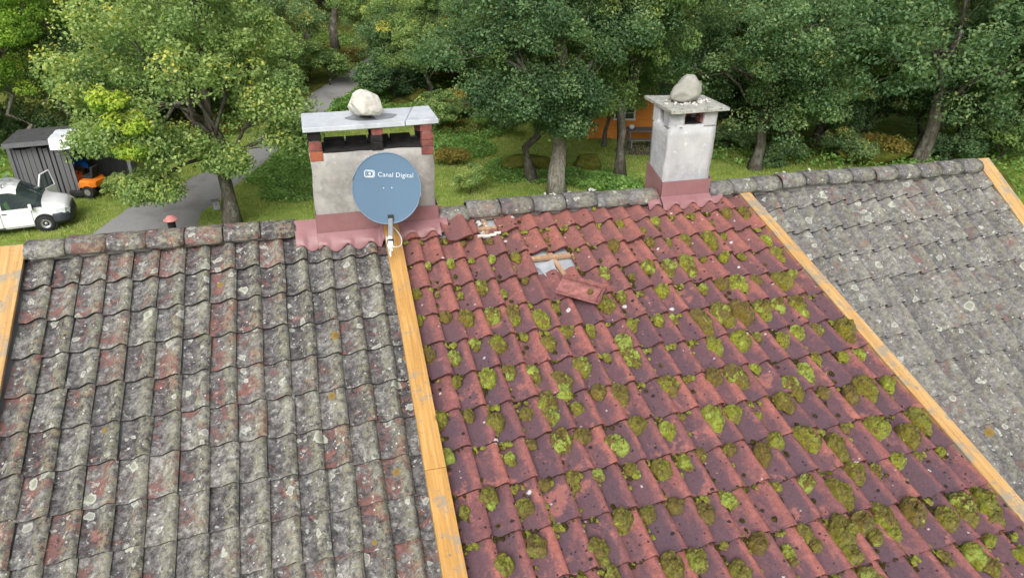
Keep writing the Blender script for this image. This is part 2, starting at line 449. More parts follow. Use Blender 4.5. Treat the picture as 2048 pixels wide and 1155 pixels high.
def _moss_rock():
    k = NB('mossy_rock', 1.0, 0.05)
    c = k.ramp(k.noise(2.6, 7, 0.75), [(0.3, (0.035, 0.045, 0.010)), (0.45, (0.075, 0.088, 0.016)), (0.58, (0.125, 0.125, 0.026)), (0.72, (0.13, 0.125, 0.10))])
    k.color(c); k.bump(k.noise(25, 7, 0.8), 0.9, 0.04)
    return k.m
MAT['moss_rock'] = _moss_rock()
def _glass():
    k = NB('van_glass', 0.05, 0.5)
    k.color((0.05, 0.075, 0.08))
    tr = k.n('ShaderNodeBsdfTransparent'); tr.inputs[0].default_value = (0.55, 0.62, 0.60, 1)
    mx = k.n('ShaderNodeMixShader'); mx.inputs[0].default_value = 0.55
    k.link(k.b.outputs[0], mx.inputs[1]); k.link(tr.outputs[0], mx.inputs[2])
    k.link(mx.outputs[0], k.t.nodes['Material Output'].inputs['Surface'])
    return k.m
MAT['glass'] = _glass()
def _water():
    k = NB('wet_concrete', 0.12, 0.6)
    k.color(k.ramp(k.noise(9, 5), [(0.3, (0.14, 0.15, 0.16)), (0.7, (0.20, 0.21, 0.225))]))
    return k.m
MAT['wet'] = _water()

# ------------------------------------------------------------------ object helpers
def props(o, label=None, cat=None, group=None, kind=None):
    if label: o['label'] = label
    if cat: o['category'] = cat
    if group: o['group'] = group
    if kind: o['kind'] = kind
    return o

def empty(name, loc=(0, 0, 0), rz=0.0, label=None, cat=None, group=None):
    o = bpy.data.objects.new(name, None)
    o.location = loc
    o.rotation_euler = (0, 0, rz)
    o.empty_display_size = 0.3
    COL.objects.link(o)
    return props(o, label, cat, group)

def add(name, me, mat=None, parent=None, loc=None, rot=None):
    if mat is not None and len(me.materials) == 0:
        me.materials.append(MAT[mat] if isinstance(mat, str) else mat)
    o = bpy.data.objects.new(name, me)
    if parent is not None: o.parent = parent
    if loc is not None: o.location = loc
    if rot is not None: o.rotation_euler = rot
    COL.objects.link(o)
    return o

def mesh(name, verts, faces, smooth=False):
    me = bpy.data.meshes.new(name)
    me.from_pydata([tuple(v) for v in verts], [], faces)
    me.update()
    if smooth:
        me.polygons.foreach_set('use_smooth', [True] * len(me.polygons))
    return me

def rel(verts, parent):
    """world vertices to the frame of an unrotated chain of parents"""
    off = Vector((0, 0, 0))
    p = parent
    while p is not None:
        off += p.location
        p = p.parent
    return [Vector(v) - off for v in verts]

class MB:
    """collects simple solids in one mesh"""
    def __init__(self): self.v, self.f = [], []
    def raw(self, v, f):
        n = len(self.v)
        self.v += [Vector(x) for x in v]
        self.f += [tuple(i + n for i in q) for q in f]
        return self
    def box(self, c, s, rot=None, bev=0.0):
        sx, sy, sz = (q / 2 for q in s)
        if bev <= 0:
            vs_ = [Vector((x, y, z)) for z in (-sz, sz) for y in (-sy, sy) for x in (-sx, sx)]
            fs = [(0, 2, 3, 1), (4, 5, 7, 6), (0, 1, 5, 4), (2, 6, 7, 3), (0, 4, 6, 2), (1, 3, 7, 5)]
        else:
            bm = bmesh.new()
            bmesh.ops.create_cube(bm, size=1.0)
            for q in bm.verts: q.co = Vector((q.co.x * s[0], q.co.y * s[1], q.co.z * s[2]))
            bmesh.ops.bevel(bm, geom=bm.edges[:], offset=bev, segments=2, affect='EDGES', profile=0.6)
            bm.verts.index_update()
            vs_ = [q.co.copy() for q in bm.verts]
            fs = [tuple(x.index for x in q.verts) for q in bm.faces]
            bm.free()
        m = rot.to_3x3() if isinstance(rot, Matrix) else (Euler(rot).to_matrix() if rot else Matrix.Identity(3))
        return self.raw([m @ q + Vector(c) for q in vs_], fs)
    def tube(self, pts, rad, n=8, cap=True, rough=0.0):
        pts = [Vector(p) for p in pts]
        if not hasattr(rad, '__len__'): rad = [rad] * len(pts)
        vs_, fs = [], []
        up = Vector((0.13, 0.27, 0.95)).normalized()
        for i, p in enumerate(pts):
            d = (pts[min(i + 1, len(pts) - 1)] - pts[max(i - 1, 0)]).normalized()
            a = d.cross(up)
            if a.length < 0.15: a = d.cross(Vector((1, 0, 0)))
            a.normalize(); b = d.cross(a)
            for j in range(n):
                t = 2 * math.pi * j / n
                rr = rad[i] * (1 + rough * mnoise.noise(p * 1.4 + Vector((math.cos(t), math.sin(t), 0)) * 1.7)) if rough else rad[i]
                vs_.append(p + (a * math.cos(t) + b * math.sin(t)) * rr)
        for i in range(len(pts) - 1):
            for j in range(n):
                k = (j + 1) % n
                fs.append((i * n + j, i * n + k, (i + 1) * n + k, (i + 1) * n + j))
        if cap:
            fs.append(tuple(range(n))[::-1]); fs.append(tuple(range((len(pts) - 1) * n, len(pts) * n)))
        return self.raw(vs_, fs)
    def lathe(self, prof, n=24, c=(0, 0, 0), m=None):
        m = m or Matrix.Identity(3)
        vs_, fs = [], []
        for (r, z) in prof:
            for j in range(n):
                t = 2 * math.pi * j / n
                vs_.append(m @ Vector((r * math.cos(t), r * math.sin(t), z)) + Vector(c))
        for i in range(len(prof) - 1):
            for j in range(n):
                k = (j + 1) % n
                fs.append((i * n + j, i * n + k, (i + 1) * n + k, (i + 1) * n + j))
        return self.raw(vs_, fs)
    def build(self, name, mat, parent=None, smooth=False, world=True):
        v = rel(self.v, parent) if (world and parent is not None) else self.v
        return add(name, mesh(name, v, self.f, smooth), mat, parent)

# ------------------------------------------------------------------ terrain
def terrain(x, y):
    h = 0.0
    if y > 26: h += 0.055 * (y - 26)
    if y > 55: h += 0.16 * (y - 55)
    if x > 17: h += 0.05 * (x - 17) * min(1, max(0, (y - 10) / 10))
    if x < -14 and y > 22: h += 0.06 * (-14 - x)
    if y > 20:
        h += 0.22 * min(1, (y - 20) / 14) * (math.sin(x * 0.31 + 1.3) * math.cos(y * 0.27 + 0.4) + 0.5 * math.sin(x * 0.73 - y * 0.55))
    return h

def G(px, py, h=0.0):
    """ground point seen at a photograph position"""
    d = Matrix(CAM_ROT) @ Vector(((px - 1024) / FPX, (py - 577.5) / FPX, 1.0))
    t = 12.0
    while t < 400:
        p = CAM_POS + d * t
        if p.z <= terrain(p.x, p.y) + h: break
        t += 0.05
    return Vector((p.x, p.y, terrain(p.x, p.y)))

xs = list(np.concatenate([np.linspace(-260, -45, 22), np.linspace(-42, 62, 105), np.linspace(66, 300, 24)]))
ys = list(np.concatenate([np.linspace(-120, 0, 14), np.linspace(2, 90, 89), np.linspace(95, 420, 40)]))
gv = [(x, y, terrain(x, y)) for y in ys for x in xs]
nx_ = len(xs)
gf = [(j * nx_ + i, j * nx_ + i + 1, (j + 1) * nx_ + i + 1, (j + 1) * nx_ + i) for j in range(len(ys) - 1) for i in range(nx_ - 1)]
props(add('ground', mesh('ground', gv, gf, True), 'ground'), kind='structure')

# road: from the yard past the oak and up into the wood
road_px = [(60, 640, 2.2), (250, 500, 1.9), (325, 428, 1.65), (415, 372, 1.25), (495, 316, 1.05), (570, 265, 1.0), (615, 224, 1.0), (660, 190, 1.1), (700, 162, 1.0), (742, 135, 0.95), (775, 112, 0.9), (810, 97, 0.9)]
rp = [(G(a, b), w) for a, b, w in road_px]
rp = [(Vector((-13.5, -60.0, 0)), 2.4), (Vector((-12.6, -20.0, 0)), 2.4), (Vector((-11.6, 0.0, 0)), 2.4)] + rp
rv, rf = [], []
dense = []
for i in range(len(rp) - 1):
    p0 = rp[max(i - 1, 0)][0]; p1, w1 = rp[i]; p2, w2 = rp[i + 1]; p3 = rp[min(i + 2, len(rp) - 1)][0]
    for t in np.linspace(0, 1, 10, endpoint=False):
        q = 0.5 * ((2 * p1) + (p2 - p0) * t + (2 * p0 - 5 * p1 + 4 * p2 - p3) * t * t + (3 * p1 - p0 - 3 * p2 + p3) * t ** 3)
        dense.append((q, w1 + (w2 - w1) * t))
NR = 9
for i, (p, w) in enumerate(dense):
    d = (dense[min(i + 1, len(dense) - 1)][0] - dense[max(i - 1, 0)][0]); d.z = 0; d.normalize()
    s = Vector((-d.y, d.x, 0))
    for j in range(NR):
        u = -1 + 2 * j / (NR - 1)
        wob = 1 + 0.16 * mnoise.noise(Vector((i * 0.35, 7.7 * (1 if u > 0 else -1), 0.3)))
        q = p + s * (u * w * wob)
        edge = 0.035 if abs(u) < 0.99 else -0.02
        rv.append((q.x, q.y, terrain(q.x, q.y) + edge + 0.02 * (1 - abs(u))))
for i in range(len(dense) - 1):
    for j in range(NR - 1):
        a = i * NR + j
        rf.append((a, a + 1, a + NR + 1, a + NR))
props(add('road', mesh('road', rv, rf, True), 'road'), kind='structure')
ROAD = [(p.x, p.y, w) for p, w in dense]
ROADN = np.array(ROAD)
def on_road(x, y, m=0.0):
    return bool((((x - ROADN[:, 0]) ** 2 + (y - ROADN[:, 1]) ** 2) < (ROADN[:, 2] + m) ** 2).any())

# ------------------------------------------------------------------ the house: three adjoining roofs on one ridge
HR = 7.1
SEC = {
    'L': dict(a=-3.18426, b=0.21410, beta=R(28.963), v0=0.0620, s=0.33503, rows=11, c0=1, c1=15),
    'M': dict(a=0.0, b=0.20000, beta=R(14.112), v0=0.0, s=0.34768, rows=14, c0=1, c1=19),
    'R': dict(a=4.00028, b=0.20774, beta=R(31.110), v0=-0.0176, s=0.33605, rows=12, c0=1, c1=15),
}
def roof_pt(s, u, v, h=0.0):
    b = SEC[s]['beta']
    return Vector((u, -v * math.cos(b) - h * math.sin(b), HR - v * math.sin(b) + h * math.cos(b)))

PROF_X = [0.0, 0.09, 0.19, 0.32, 0.45, 0.56, 0.66, 0.76, 0.86, 0.94, 1.01]
PROF_Z = [0.010, 0.003, 0.0, 0.001, 0.008, 0.020, 0.033, 0.042, 0.046, 0.045, 0.037]
def profile(x):
    x = x % 1.0
    for i in range(len(PROF_X) - 1):
        if PROF_X[i] <= x <= PROF_X[i + 1]:
            t = (x - PROF_X[i]) / (PROF_X[i + 1] - PROF_X[i])
            return PROF_Z[i] * (1 - t) + PROF_Z[i + 1] * t
    return PROF_Z[-1]
TZ = -0.034
def tile_mesh(name, w, expo, mat, seed, amp=1.0, edge=1.0):
    rg = random.Random(seed)
    ln = expo + 0.075
    drop = 0.041
    v, f = [], []
    n = len(PROF_X)
    jit = [rg.uniform(-0.004, 0.004) for _ in range(n)]
    for y, dz in ((0.0, 0.0), (ln, -drop)):
        for i in range(n):
            yy = y + (jit[i] + 0.006 * math.sin(PROF_X[i] * math.pi) * 0 if y == 0 else 0)
            v.append((PROF_X[i] * w, yy, TZ + PROF_Z[i] * amp * (edge if i == n - 1 else (1 + edge) / 2 if i == n - 2 else 1.0) + dz))
    for i in range(n - 1):
        f.append((i, i + 1, n + i + 1, n + i))
    k = len(v)
    for i in range(n):                       # nose face, its dark colour standing in for the gap shadow
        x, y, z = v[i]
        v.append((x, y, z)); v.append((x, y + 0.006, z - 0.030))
    shade_faces = set()
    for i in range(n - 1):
        shade_faces.add(len(f))
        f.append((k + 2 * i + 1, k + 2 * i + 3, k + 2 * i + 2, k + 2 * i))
    k = len(v)                               # right-hand edge
    a, b = v[n - 1], v[2 * n - 1]
    v += [a, b, (b[0] - 0.004, b[1], b[2] - 0.016), (a[0] - 0.004, a[1], a[2] - 0.016)]
    f.append((k, k + 3, k + 2, k + 1))
    k = len(v)
    a, b = v[0], v[n]
    v += [a, b, (b[0], b[1], b[2] - 0.016), (a[0], a[1], a[2] - 0.016)]
    f.append((k, k + 1, k + 2, k + 3))
    me = mesh(name, v, f, True)
    me.materials.append(MAT[mat])
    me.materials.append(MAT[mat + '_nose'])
    me.polygons.foreach_set('material_index', [1 if i in shade_faces else 0 for i in range(len(f))])
    return me

TILE = {s: [tile_mesh('roof_tile', SEC[s]['b'], SEC[s]['s'], {'L': 'grey_tile', 'M': 'red_tile', 'R': 'plain_tile'}[s], 10 + i, {'L': 1.25, 'M': 1.12, 'R': 1.5}[s], {'L': 0.62, 'M': 0.95, 'R': 0.9}[s]) for i in range(3)] for s in 'LMR'}

house = {}
house['L'] = empty('row_house', (-1.7, 0, 0), 0, 'left end house under grey lichen-covered tiles beside the first chimney', 'house', 'adjoining houses under one ridge')
house['M'] = empty('row_house', (1.9, 0, 0), 0, 'middle house with red mossy tiles, two chimneys and broken-out tiles', 'house', 'adjoining houses under one ridge')
house['R'] = empty('row_house', (5.6, 0, 0), 0, 'right end house under plain grey tiles beyond the second yellow board', 'house', 'adjoining houses under one ridge')

XR = {'L': (-3.36, 0.022), 'M': (0.03, 3.86), 'R': (3.87, 7.16)}
roof = {}
for s in 'LMR':
    q = SEC[s]
    x0, x1 = XR[s]
    vmax = q['v0'] + q['s'] * q['rows'] + 0.03
    hs = -0.085
    p = []
    for x in (x0, x1):
        e = roof_pt(s, x, vmax, hs)
        top = Vector((x, 0, HR + hs / math.cos(q['beta'])))
        bk = Vector((x, 4.2, HR - 4.2 * math.tan(R(27)) - 0.09))
        p.append((e, top, bk))
    mb = MB()
    # wall prism under the roof
    (e0, t0, b0), (e1, t1, b1) = p
    ey = e0.y + 0.45
    dz = -0.06
    def lid(y):
        return HR + hs / math.cos(q['beta']) + y * math.tan(q['beta']) + dz if y < 0 else HR - y * math.tan(R(27)) - 0.16
    xa, xb = x0 + (0.06 if s == 'L' else 0.0), x1 - (0.06 if s == 'R' else 0.0)
    ring = [(ey, 0), (ey, lid(ey)), (-0.001, lid(-0.001)), (3.8, lid(3.8)), (3.8, 0)]
    vv = [(xa, y, z) for y, z in ring] + [(xb, y, z) for y, z in ring]
    n = 5
    ff = [(0, 1, 2, 3, 4)[::-1], (5, 6, 7, 8, 9)] + [(i, (i + 1) % n, n + (i + 1) % n, n + i) for i in range(n)]
    mb.raw(vv, ff)
    mb.build('wall', 'wall', house[s])
    # roof deck
    dk = MB()
    dk.raw([e0, e1, t1, t0, e0 - Vector((0, 0, .03)), e1 - Vector((0, 0, .03)), t1 - Vector((0, 0, .03)), t0 - Vector((0, 0, .03))],
           [(0, 1, 2, 3), (7, 6, 5, 4), (0, 4, 5, 1), (1, 5, 6, 2), (3, 7, 4, 0)])
    up = Vector((0, 0, 0.06))
    dk.raw([t0 + up, t1 + up, b1 + up, b0 + up, t0, t1, b1, b0], [(0, 1, 2, 3), (4, 7, 6, 5), (2, 6, 7, 3), (0, 3, 7, 4), (1, 5, 6, 2)])
    roof[s] = dk.build('roof', 'felt', house[s])

rng = random.Random(7)
TILES = {}
MISSING = {('M', 7, 3), ('M', 8, 3), ('M', 5, 1), ('M', 3, 1)}
def skip_tile(s, c, r):
    if (s, c, r) in MISSING: return True
    u = SEC[s]['a'] + SEC[s]['b'] * (c - 0.5)
    return False
for s in 'LMR':
    q = SEC[s]
    off = house[s].location
    for r in range(1, q['rows'] + 1):
        for c in range(q['c0'], q['c1'] + 1):
            if skip_tile(s, c, r): continue
            j = rng.uniform
            u = q['a'] + q['b'] * (c - 1) + j(-0.007, 0.007)
            v = q['v0'] + q['s'] * r + j(-0.012, 0.012)
            p = roof_pt(s, u, v, j(-0.003, 0.004))
            o = add('roof_tile', TILE[s][rng.randrange(3)], None, roof[s], p - off,
                    (q['beta'] + j(-0.008, 0.010), j(-0.022, 0.022), j(-0.022, 0.022)))
            if s == 'M' and c == 1:              # the verge tile runs on under the board
                o.scale.x = 1.32; o.location.x -= 0.062
            TILES[(s, c, r)] = o
# a few visibly shifted tiles in the red roof
o = TILES[('M', 13, 1)]; o.rotation_euler.z += 0.05
o = TILES[('M', 12, 2)]; o.rotation_euler.y -= 0.10; o.location.z += 0.012
for (c, r, dz_, rz_) in ((6, 1, 0.012, -0.02), (9, 2, 0.0, 0.03), (12, 5, 0.006, -0.03)):
    TILES[('M', c, r)].location.z += dz_; TILES[('M', c, r)].rotation_euler.z += rz_

# the loose tile in place of the third of the top row, and the one lying on the roof
def loose_tile_mesh():
    """a whole tile turned over: flat underside with interlocking ribs round it"""
    m = MB()
    W, Ln = 0.235, 0.40
    n = 10
    vv = []
    for y in (-Ln / 2, Ln / 2):
        for i in range(n + 1):
            x = i / n
            vv.append((x * W - W / 2, y, 0.020 + 0.016 * math.cos((x - 0.32) * 2 * math.pi)))
    ff = [(i, i + 1, n + 2 + i, n + 1 + i) for i in range(n)]
    k = len(vv)
    vv += [(x, y, z - 0.016) for x, y, z in vv]
    ff += [(k + i + 1, k + i, k + n + 1 + i, k + n + 2 + i) for i in range(n)]
    ff += [(i + 1, i, k + i, k + i + 1) for i in range(n)] + [(n + 1 + i, n + 2 + i, k + n + 2 + i, k + n + 1 + i) for i in range(n)]
    ff += [(0, n + 1, k + n + 1, k), (n, k + n, k + 2 * n + 1, 2 * n + 1)]
    m.raw(vv, ff)
    for x in (-W / 2 + 0.006, -W / 2 + 0.026): m.box((x, 0, 0.042), (0.009, Ln, 0.022))
    for y in (Ln / 2 - 0.006, Ln / 2 - 0.028): m.box((0.012, y, 0.044), (W - 0.03, 0.009, 0.018))
    return mesh('roof_tile', m.v, m.f, False)
LT = loose_tile_mesh()
b = SEC['M']['beta']
fr = Matrix.Rotation(b, 3, 'X')
lt = add('loose_roof_tile', LT, simple('clean_tile', (0.33, 0.135, 0.122), 0.85, 0.3, 22, bump=0.5))
lt.matrix_world = Matrix.Translation(roof_pt('M', 1.49, 1.39, 0.05)) @ (fr @ Euler((R(4), R(-3), R(-128))).to_matrix()).to_4x4()
props(lt, 'loose red tile lying askew on the roof just below the square hole', 'roof tile')
l2 = add('roof_tile', TILE['M'][0], None, roof['M'])
l2.matrix_local = Matrix.Translation(roof_pt('M', 0.475, 0.475, 0.075) - house['M'].location) @ (fr @ Euler((R(4), R(5), R(5))).to_matrix() @ Matrix.Diagonal((1.22, 1.0, 1.15))).to_4x4()
props(l2, 'red tile shoved out of line beside the chimney flashing')

# holes: battens, felt and broken mortar
for (ua, ub, va, vb, nm) in ((1.19, 1.58, 0.70, 1.12, 0), (0.79, 1.03, -0.02, 0.40, 1)):
    for vv_ in ((va + 0.075,) if nm == 0 else (0.05, 0.24)):
        m = MB()
        m.box(roof_pt('M', (ua + ub) / 2, vv_, -0.045), (ub - ua + 0.1, 0.045, 0.028), Matrix.Rotation(b, 3, 'X'))
        m.build('batten', 'batten', roof['M'])
    m = MB()
    m.box(roof_pt('M', ua + 0.26 if nm == 0 else ua + 0.11, (va + vb) / 2, -0.066), (0.045, vb - va + 0.1, 0.022), (fr @ Matrix.Rotation(R(8 if nm == 0 else -4), 3, 'Z')))
    m.build('counter_batten', 'batten', roof['M'])
m = MB()
for i in range(34):
    p = roof_pt('M', 0.82 + rng.random() * 0.2, 0.02 + rng.random() * 0.36, -0.07 + rng.random() * 0.02)
    m.box(p, (rng.uniform(.012, .05), rng.uniform(.012, .04), rng.uniform(.01, .025)), (rng.random(), rng.random(), rng.random() * 3))
m.build('mortar_rubble', 'mortar', roof['M'])['kind'] = 'stuff'
# torn felt flap and mortar lip
m = MB()
m.raw([roof_pt('M', 1.24, 0.86, -0.07), roof_pt('M', 1.42, 0.80, -0.05), roof_pt('M', 1.40, 0.98, -0.045), roof_pt('M', 1.30, 1.06, -0.055), roof_pt('M', 1.33, 0.92, -0.068)], [(0, 4, 1), (4, 2, 1), (4, 3, 2), (0, 3, 4)])
m.build('torn_felt', 'felt', roof['M'])
m = MB()
for uu, vv_, hh in ((0.80, 0.40, 0.0), (0.86, 0.405, -0.004), (0.92, 0.40, 0.0), (0.97, 0.385, 0.006)):
    m.tube([roof_pt('M', uu - 0.03, vv_, hh), roof_pt('M', uu + 0.035, vv_ + 0.004, hh + 0.003)], [0.018, 0.014], 6)
m.build('mortar_lip', 'mortar', roof['M'])

# ridge tiles
def ridge_mesh(name, ln, rad, mat, seed, broad=1.0, taper=0.06):
    rg = random.Random(seed)
    v, f = [], []
    n = 10
    ring = 5
    for k in range(ring):
        t = (k / (ring - 1)) if taper < 0.1 else (0.0, 0.13, 0.15, 0.6, 1.0)[k]
        rr = rad * (1.0 - taper * t) * (1.0 + (0.13 if k < 2 else 0.0) * (taper > 0.1))
        for i in range(n + 1):
            a = math.pi * (-0.11 + 1.22 * i / n)
            w_ = 1 + 0.035 * mnoise.noise(Vector((t * 3 + seed, i * 0.7, 1.3)))
            v.append((ln * t, -math.cos(a) * rr * broad * w_, math.sin(a) * rr * 0.78 * w_))
    for k in range(ring - 1):
        for i in range(n):
            q = k * (n + 1) + i
            f.append((q, q + 1, q + n + 2, q + n + 1))
    k0 = len(v)
    for t_, rr in ((0, rad - 0.022), (1, rad * (1 - taper) - 0.022)):
        for i in range(n + 1):
            a = math.pi * (-0.11 + 1.22 * i / n)
            v.append((ln * t_, -math.cos(a) * rr * broad, math.sin(a) * rr * 0.78))
    for i in range(n):
        f.append((i + 1, i, k0 + i, k0 + i + 1))
        e = (ring - 1) * (n + 1)
        f.append((e + i, e + i + 1, k0 + n + 2 + i, k0 + n + 1 + i))
    for q in range(ring - 1):
        pass
    f.append((0, (ring - 1) * (n + 1), k0 + n + 1, k0))
    me = mesh(name, v, f, True)
    me.materials.append(MAT[mat])
    return me
def ridge_run(s, x0, x1, n, tilt=0.0, z=0.0, flip=False):
    ln = (x1 - x0) / n
    for i in range(n):
        l = ln + 0.04 if flip else ln - (0.018 if s == 'R' else 0.010)
        me = ridge_mesh('ridge_tile', l * rng.uniform(0.99, 1.01), 0.122 if flip else 0.118, 'plain_tile' if s in 'MR' else 'grey_tile', rng.random() * 50, 1.12, 0.14 if flip else 0.04)
        x = x0 + i * ln
        o = add('ridge_tile', me, None, roof[s])
        zz = HR + 0.0 + z + 0.010 * math.sin(x * 1.7) + rng.uniform(-0.006, 0.006)
        if flip:
            o.matrix_local = Matrix.Translation(Vector((x + ln, 0.0 + rng.uniform(-.01, .01), zz)) - house[s].location) @ Euler((rng.uniform(-.05, .05), 0.05 + rng.uniform(-.02, .02), math.pi + rng.uniform(-.03, .03))).to_matrix().to_4x4()
        else:
            o.matrix_local = Matrix.Translation(Vector((x, 0.0 + rng.uniform(-.01, .01), zz)) - house[s].location) @ Euler((rng.uniform(-.05, .05), rng.uniform(-.012, .025), rng.uniform(-.03, .03))).to_matrix().to_4x4()
ridge_run('L', -3.17, -0.90, 7)
ridge_run('M', 0.46, 0.76, 1, z=-0.02)
ridge_run('M', 0.74, 2.80, 6, z=0.015)
ridge_run('M', 3.40, 3.98, 2, z=0.02)
ridge_run('R', 3.98, 7.08, 10, z=0.025)

for s, xa, xb in (('L', -3.16, -0.92), ('M', 0.47, 2.78), ('M', 3.41, 3.97), ('R', 3.99, 7.06)):
    m = MB(); m.box(((xa + xb) / 2, 0, HR - 0.02), (xb - xa, 0.12, 0.10)); m.build('mortar_bed', 'mortar_dark', roof[s])
# white mortar crumbs on the ridge
for s, xa, xb, cnt in (('M', 1.5, 2.2, 9), ('R', 3.9, 4.8, 3)):
    m = MB()
    for i in range(cnt):
        x = rng.uniform(xa, xb)
        y = rng.uniform(0.0, 0.07)
        m.box((x, y, HR + 0.112 + (0.02 if s == 'R' else 0.0) + rng.uniform(-0.008, 0.008)), (rng.uniform(.012, .04), rng.uniform(.012, .03), rng.uniform(.006, .014)), (rng.uniform(-.4, .4), rng.uniform(-.4, .4), rng.random() * 3))
    m.build('mortar_crumbs', 'mortar', roof[s])['kind'] = 'stuff'

# boards laid down the slope
def board(s, sec, u0, u1, v0, v1, h0, th, mat, layers=1, name='verge_board', skew=0.0):
    q = SEC[sec]
    out = []
    for k in range(layers):
        m = MB()
        ln = v1 - v0
        w = u1 - u0
        hh = h0 + k * (th + 0.003)
        m.box((0, 0, 0), (w - 0.012 * (layers - 1 - k), ln, th), None, 0.004)
        o = m.build(name, mat, house[s], False, False)
        mid = roof_pt(sec, (u0 + u1) / 2 + 0.006 * (k % 2), (v0 + v1) / 2, hh + th / 2)
        o.matrix_local = Matrix.Translation(mid - house[s].location) @ (Matrix.Rotation(q['beta'], 3, 'X') @ Matrix.Rotation(skew, 3, 'Z')).to_4x4()
        out.append(o)
    return out
bm_ = []
for va_, vb_ in ((0.085, 2.945), (2.951, 4.75)):     # two lengths butted together
    sh_ = -0.0155 * ((va_ + vb_) / 2 - 2.42)
    bm_ += board('M', 'M', -0.139 + sh_, 0.006 + sh_, va_, vb_, -0.012, 0.068, 'wood_new', skew=-0.0155)
props(bm_[0], 'yellow pine board from the chimney down between grey and red tiles')
br_ = board('M', 'M', 3.755, 3.885, 0.05, 4.75, -0.022, 0.022, 'wood_old', 2)
board('R', 'R', 7.09, 7.29, -0.10, 4.0, 0.01, 0.03, 'wood_old', 1)
board('L', 'L', -3.41, -3.188, -0.06, 3.7, 0.006, 0.03, 'wood_old', 1)
# side boards hanging under the verge boards and the back verge boards
m = MB()
for xx, s in ((7.275, 'R'), (-3.418, 'L')):
    m = MB()
    q = SEC[s]
    m.box(roof_pt(s, xx, 1.9, -0.09), (0.025, 3.9, 0.19), Matrix.Rotation(q['beta'], 3, 'X'))
    m.build('barge_board', 'wood_old', house[s])
    m = MB()
    m.box((xx - (0.09 if s == 'R' else -0.09), 2.0, HR + 0.06 - 2.0 * math.tan(R(27))), (0.2, 4.4, 0.03), (R(-27), 0, 0))
    m.build('verge_board', 'wood_old', house[s])
# cheeks closing the step between the middle roof and its neighbours
for xx in (0.028, 3.86):
    m = MB()
    sid = 'L' if xx < 0 else 'R'
    m.raw([roof_pt('M', xx, 0.1, -0.09), roof_pt('M', xx, 4.7, -0.09), roof_pt('M', xx, 4.7, -1.5), roof_pt('M', xx, 0.1, -0.12),
           roof_pt('M', xx + .02, 0.1, -0.09), roof_pt('M', xx + .02, 4.7, -0.09), roof_pt('M', xx + .02, 4.7, -1.5), roof_pt('M', xx + .02, 0.1, -0.12)],
          [(0, 1, 2, 3), (7, 6, 5, 4), (0, 4, 5, 1), (1, 5, 6, 2), (2, 6, 7, 3), (3, 7, 4, 0)])
    m.build('side_cheek', 'grey_wood', house['M'])

# ------------------------------------------------------------------ moss
def moss_mesh(seed, n=34, rings=14):
    rg = random.Random(seed)
    v = [(0, 0, 1.0)]
    f = []
    o = Vector((seed * 3.1, 1.7, 0.4))
    for k in range(1, rings + 1):
        t = k / rings
        for j in range(n):
            a = 2 * math.pi * j / n
            rr = t * (1 + 0.34 * mnoise.noise(Vector((math.cos(a) * 1.5, math.sin(a) * 1.5, seed * 1.9))) + 0.12 * mnoise.noise(Vector((math.cos(a) * 4, math.sin(a) * 4, seed * 0.9))))
            z = math.sqrt(max(0, 1 - t ** 2.4))
            x, y = math.cos(a) * rr, math.sin(a) * rr
            nz = mnoise.noise(Vector((x * 3.2, y * 3.2, 0)) + o) * 0.30 + mnoise.noise(Vector((x * 8, y * 8, 0)) + o) * 0.20 + rg.uniform(-.13, .13)
            v.append((x + rg.uniform(-.03, .03), y + rg.uniform(-.03, .03), max(-0.35, z + nz * (0.35 + z)) if k < rings else -0.3))
    for j in range(n):
        f.append((0, 1 + j, 1 + (j + 1) % n))
    for k in range(rings - 1):
        for j in range(n):
            a = 1 + k * n + j
            b_ = 1 + k * n + (j + 1) % n
            f.append((a, a + n, b_ + n, b_))
    me = mesh('moss_cushion', v, f, True)
    me.materials.append(MAT['moss'])
    return me
MOSS = [moss_mesh(i + 1) for i in range(10)]
rm = random.Random(23)
q = SEC['M']
mcount = 0
small = MB()
medium = MB()
def put_small(u, v, rad, seed, to=None):
    p = roof_pt('M', u, v, TZ + profile(u / q['b']) + 0.004)
    bmv, bmf = [], []
    n = 6 if to is None else 9
    hh = rad * rm.uniform(0.4, 0.7)
    cen = p + Vector((0, 0, hh))
    el = rm.uniform(0.8, 1.6)
    bmv.append(cen)
    for ring, (rr, zz) in enumerate(((0.6, 0.75), (1.0, -0.1))):
        for j in range(n):
            a = 2 * math.pi * j / n + ring * 0.4
            w_ = rm.uniform(0.75, 1.2)
            pp = roof_pt('M', u + math.cos(a) * rad * rr * w_, v + math.sin(a) * rad * rr * w_ * el, TZ + profile(u / q['b']) + 0.002 + hh * zz)
            bmv.append(pp)
    bmf = [(0, 1 + j, 1 + (j + 1) % n) for j in range(n)] + [(1 + j, 1 + n + j, 1 + n + (j + 1) % n, 1 + (j + 1) % n) for j in range(n)]
    (to or small).raw(bmv, bmf)
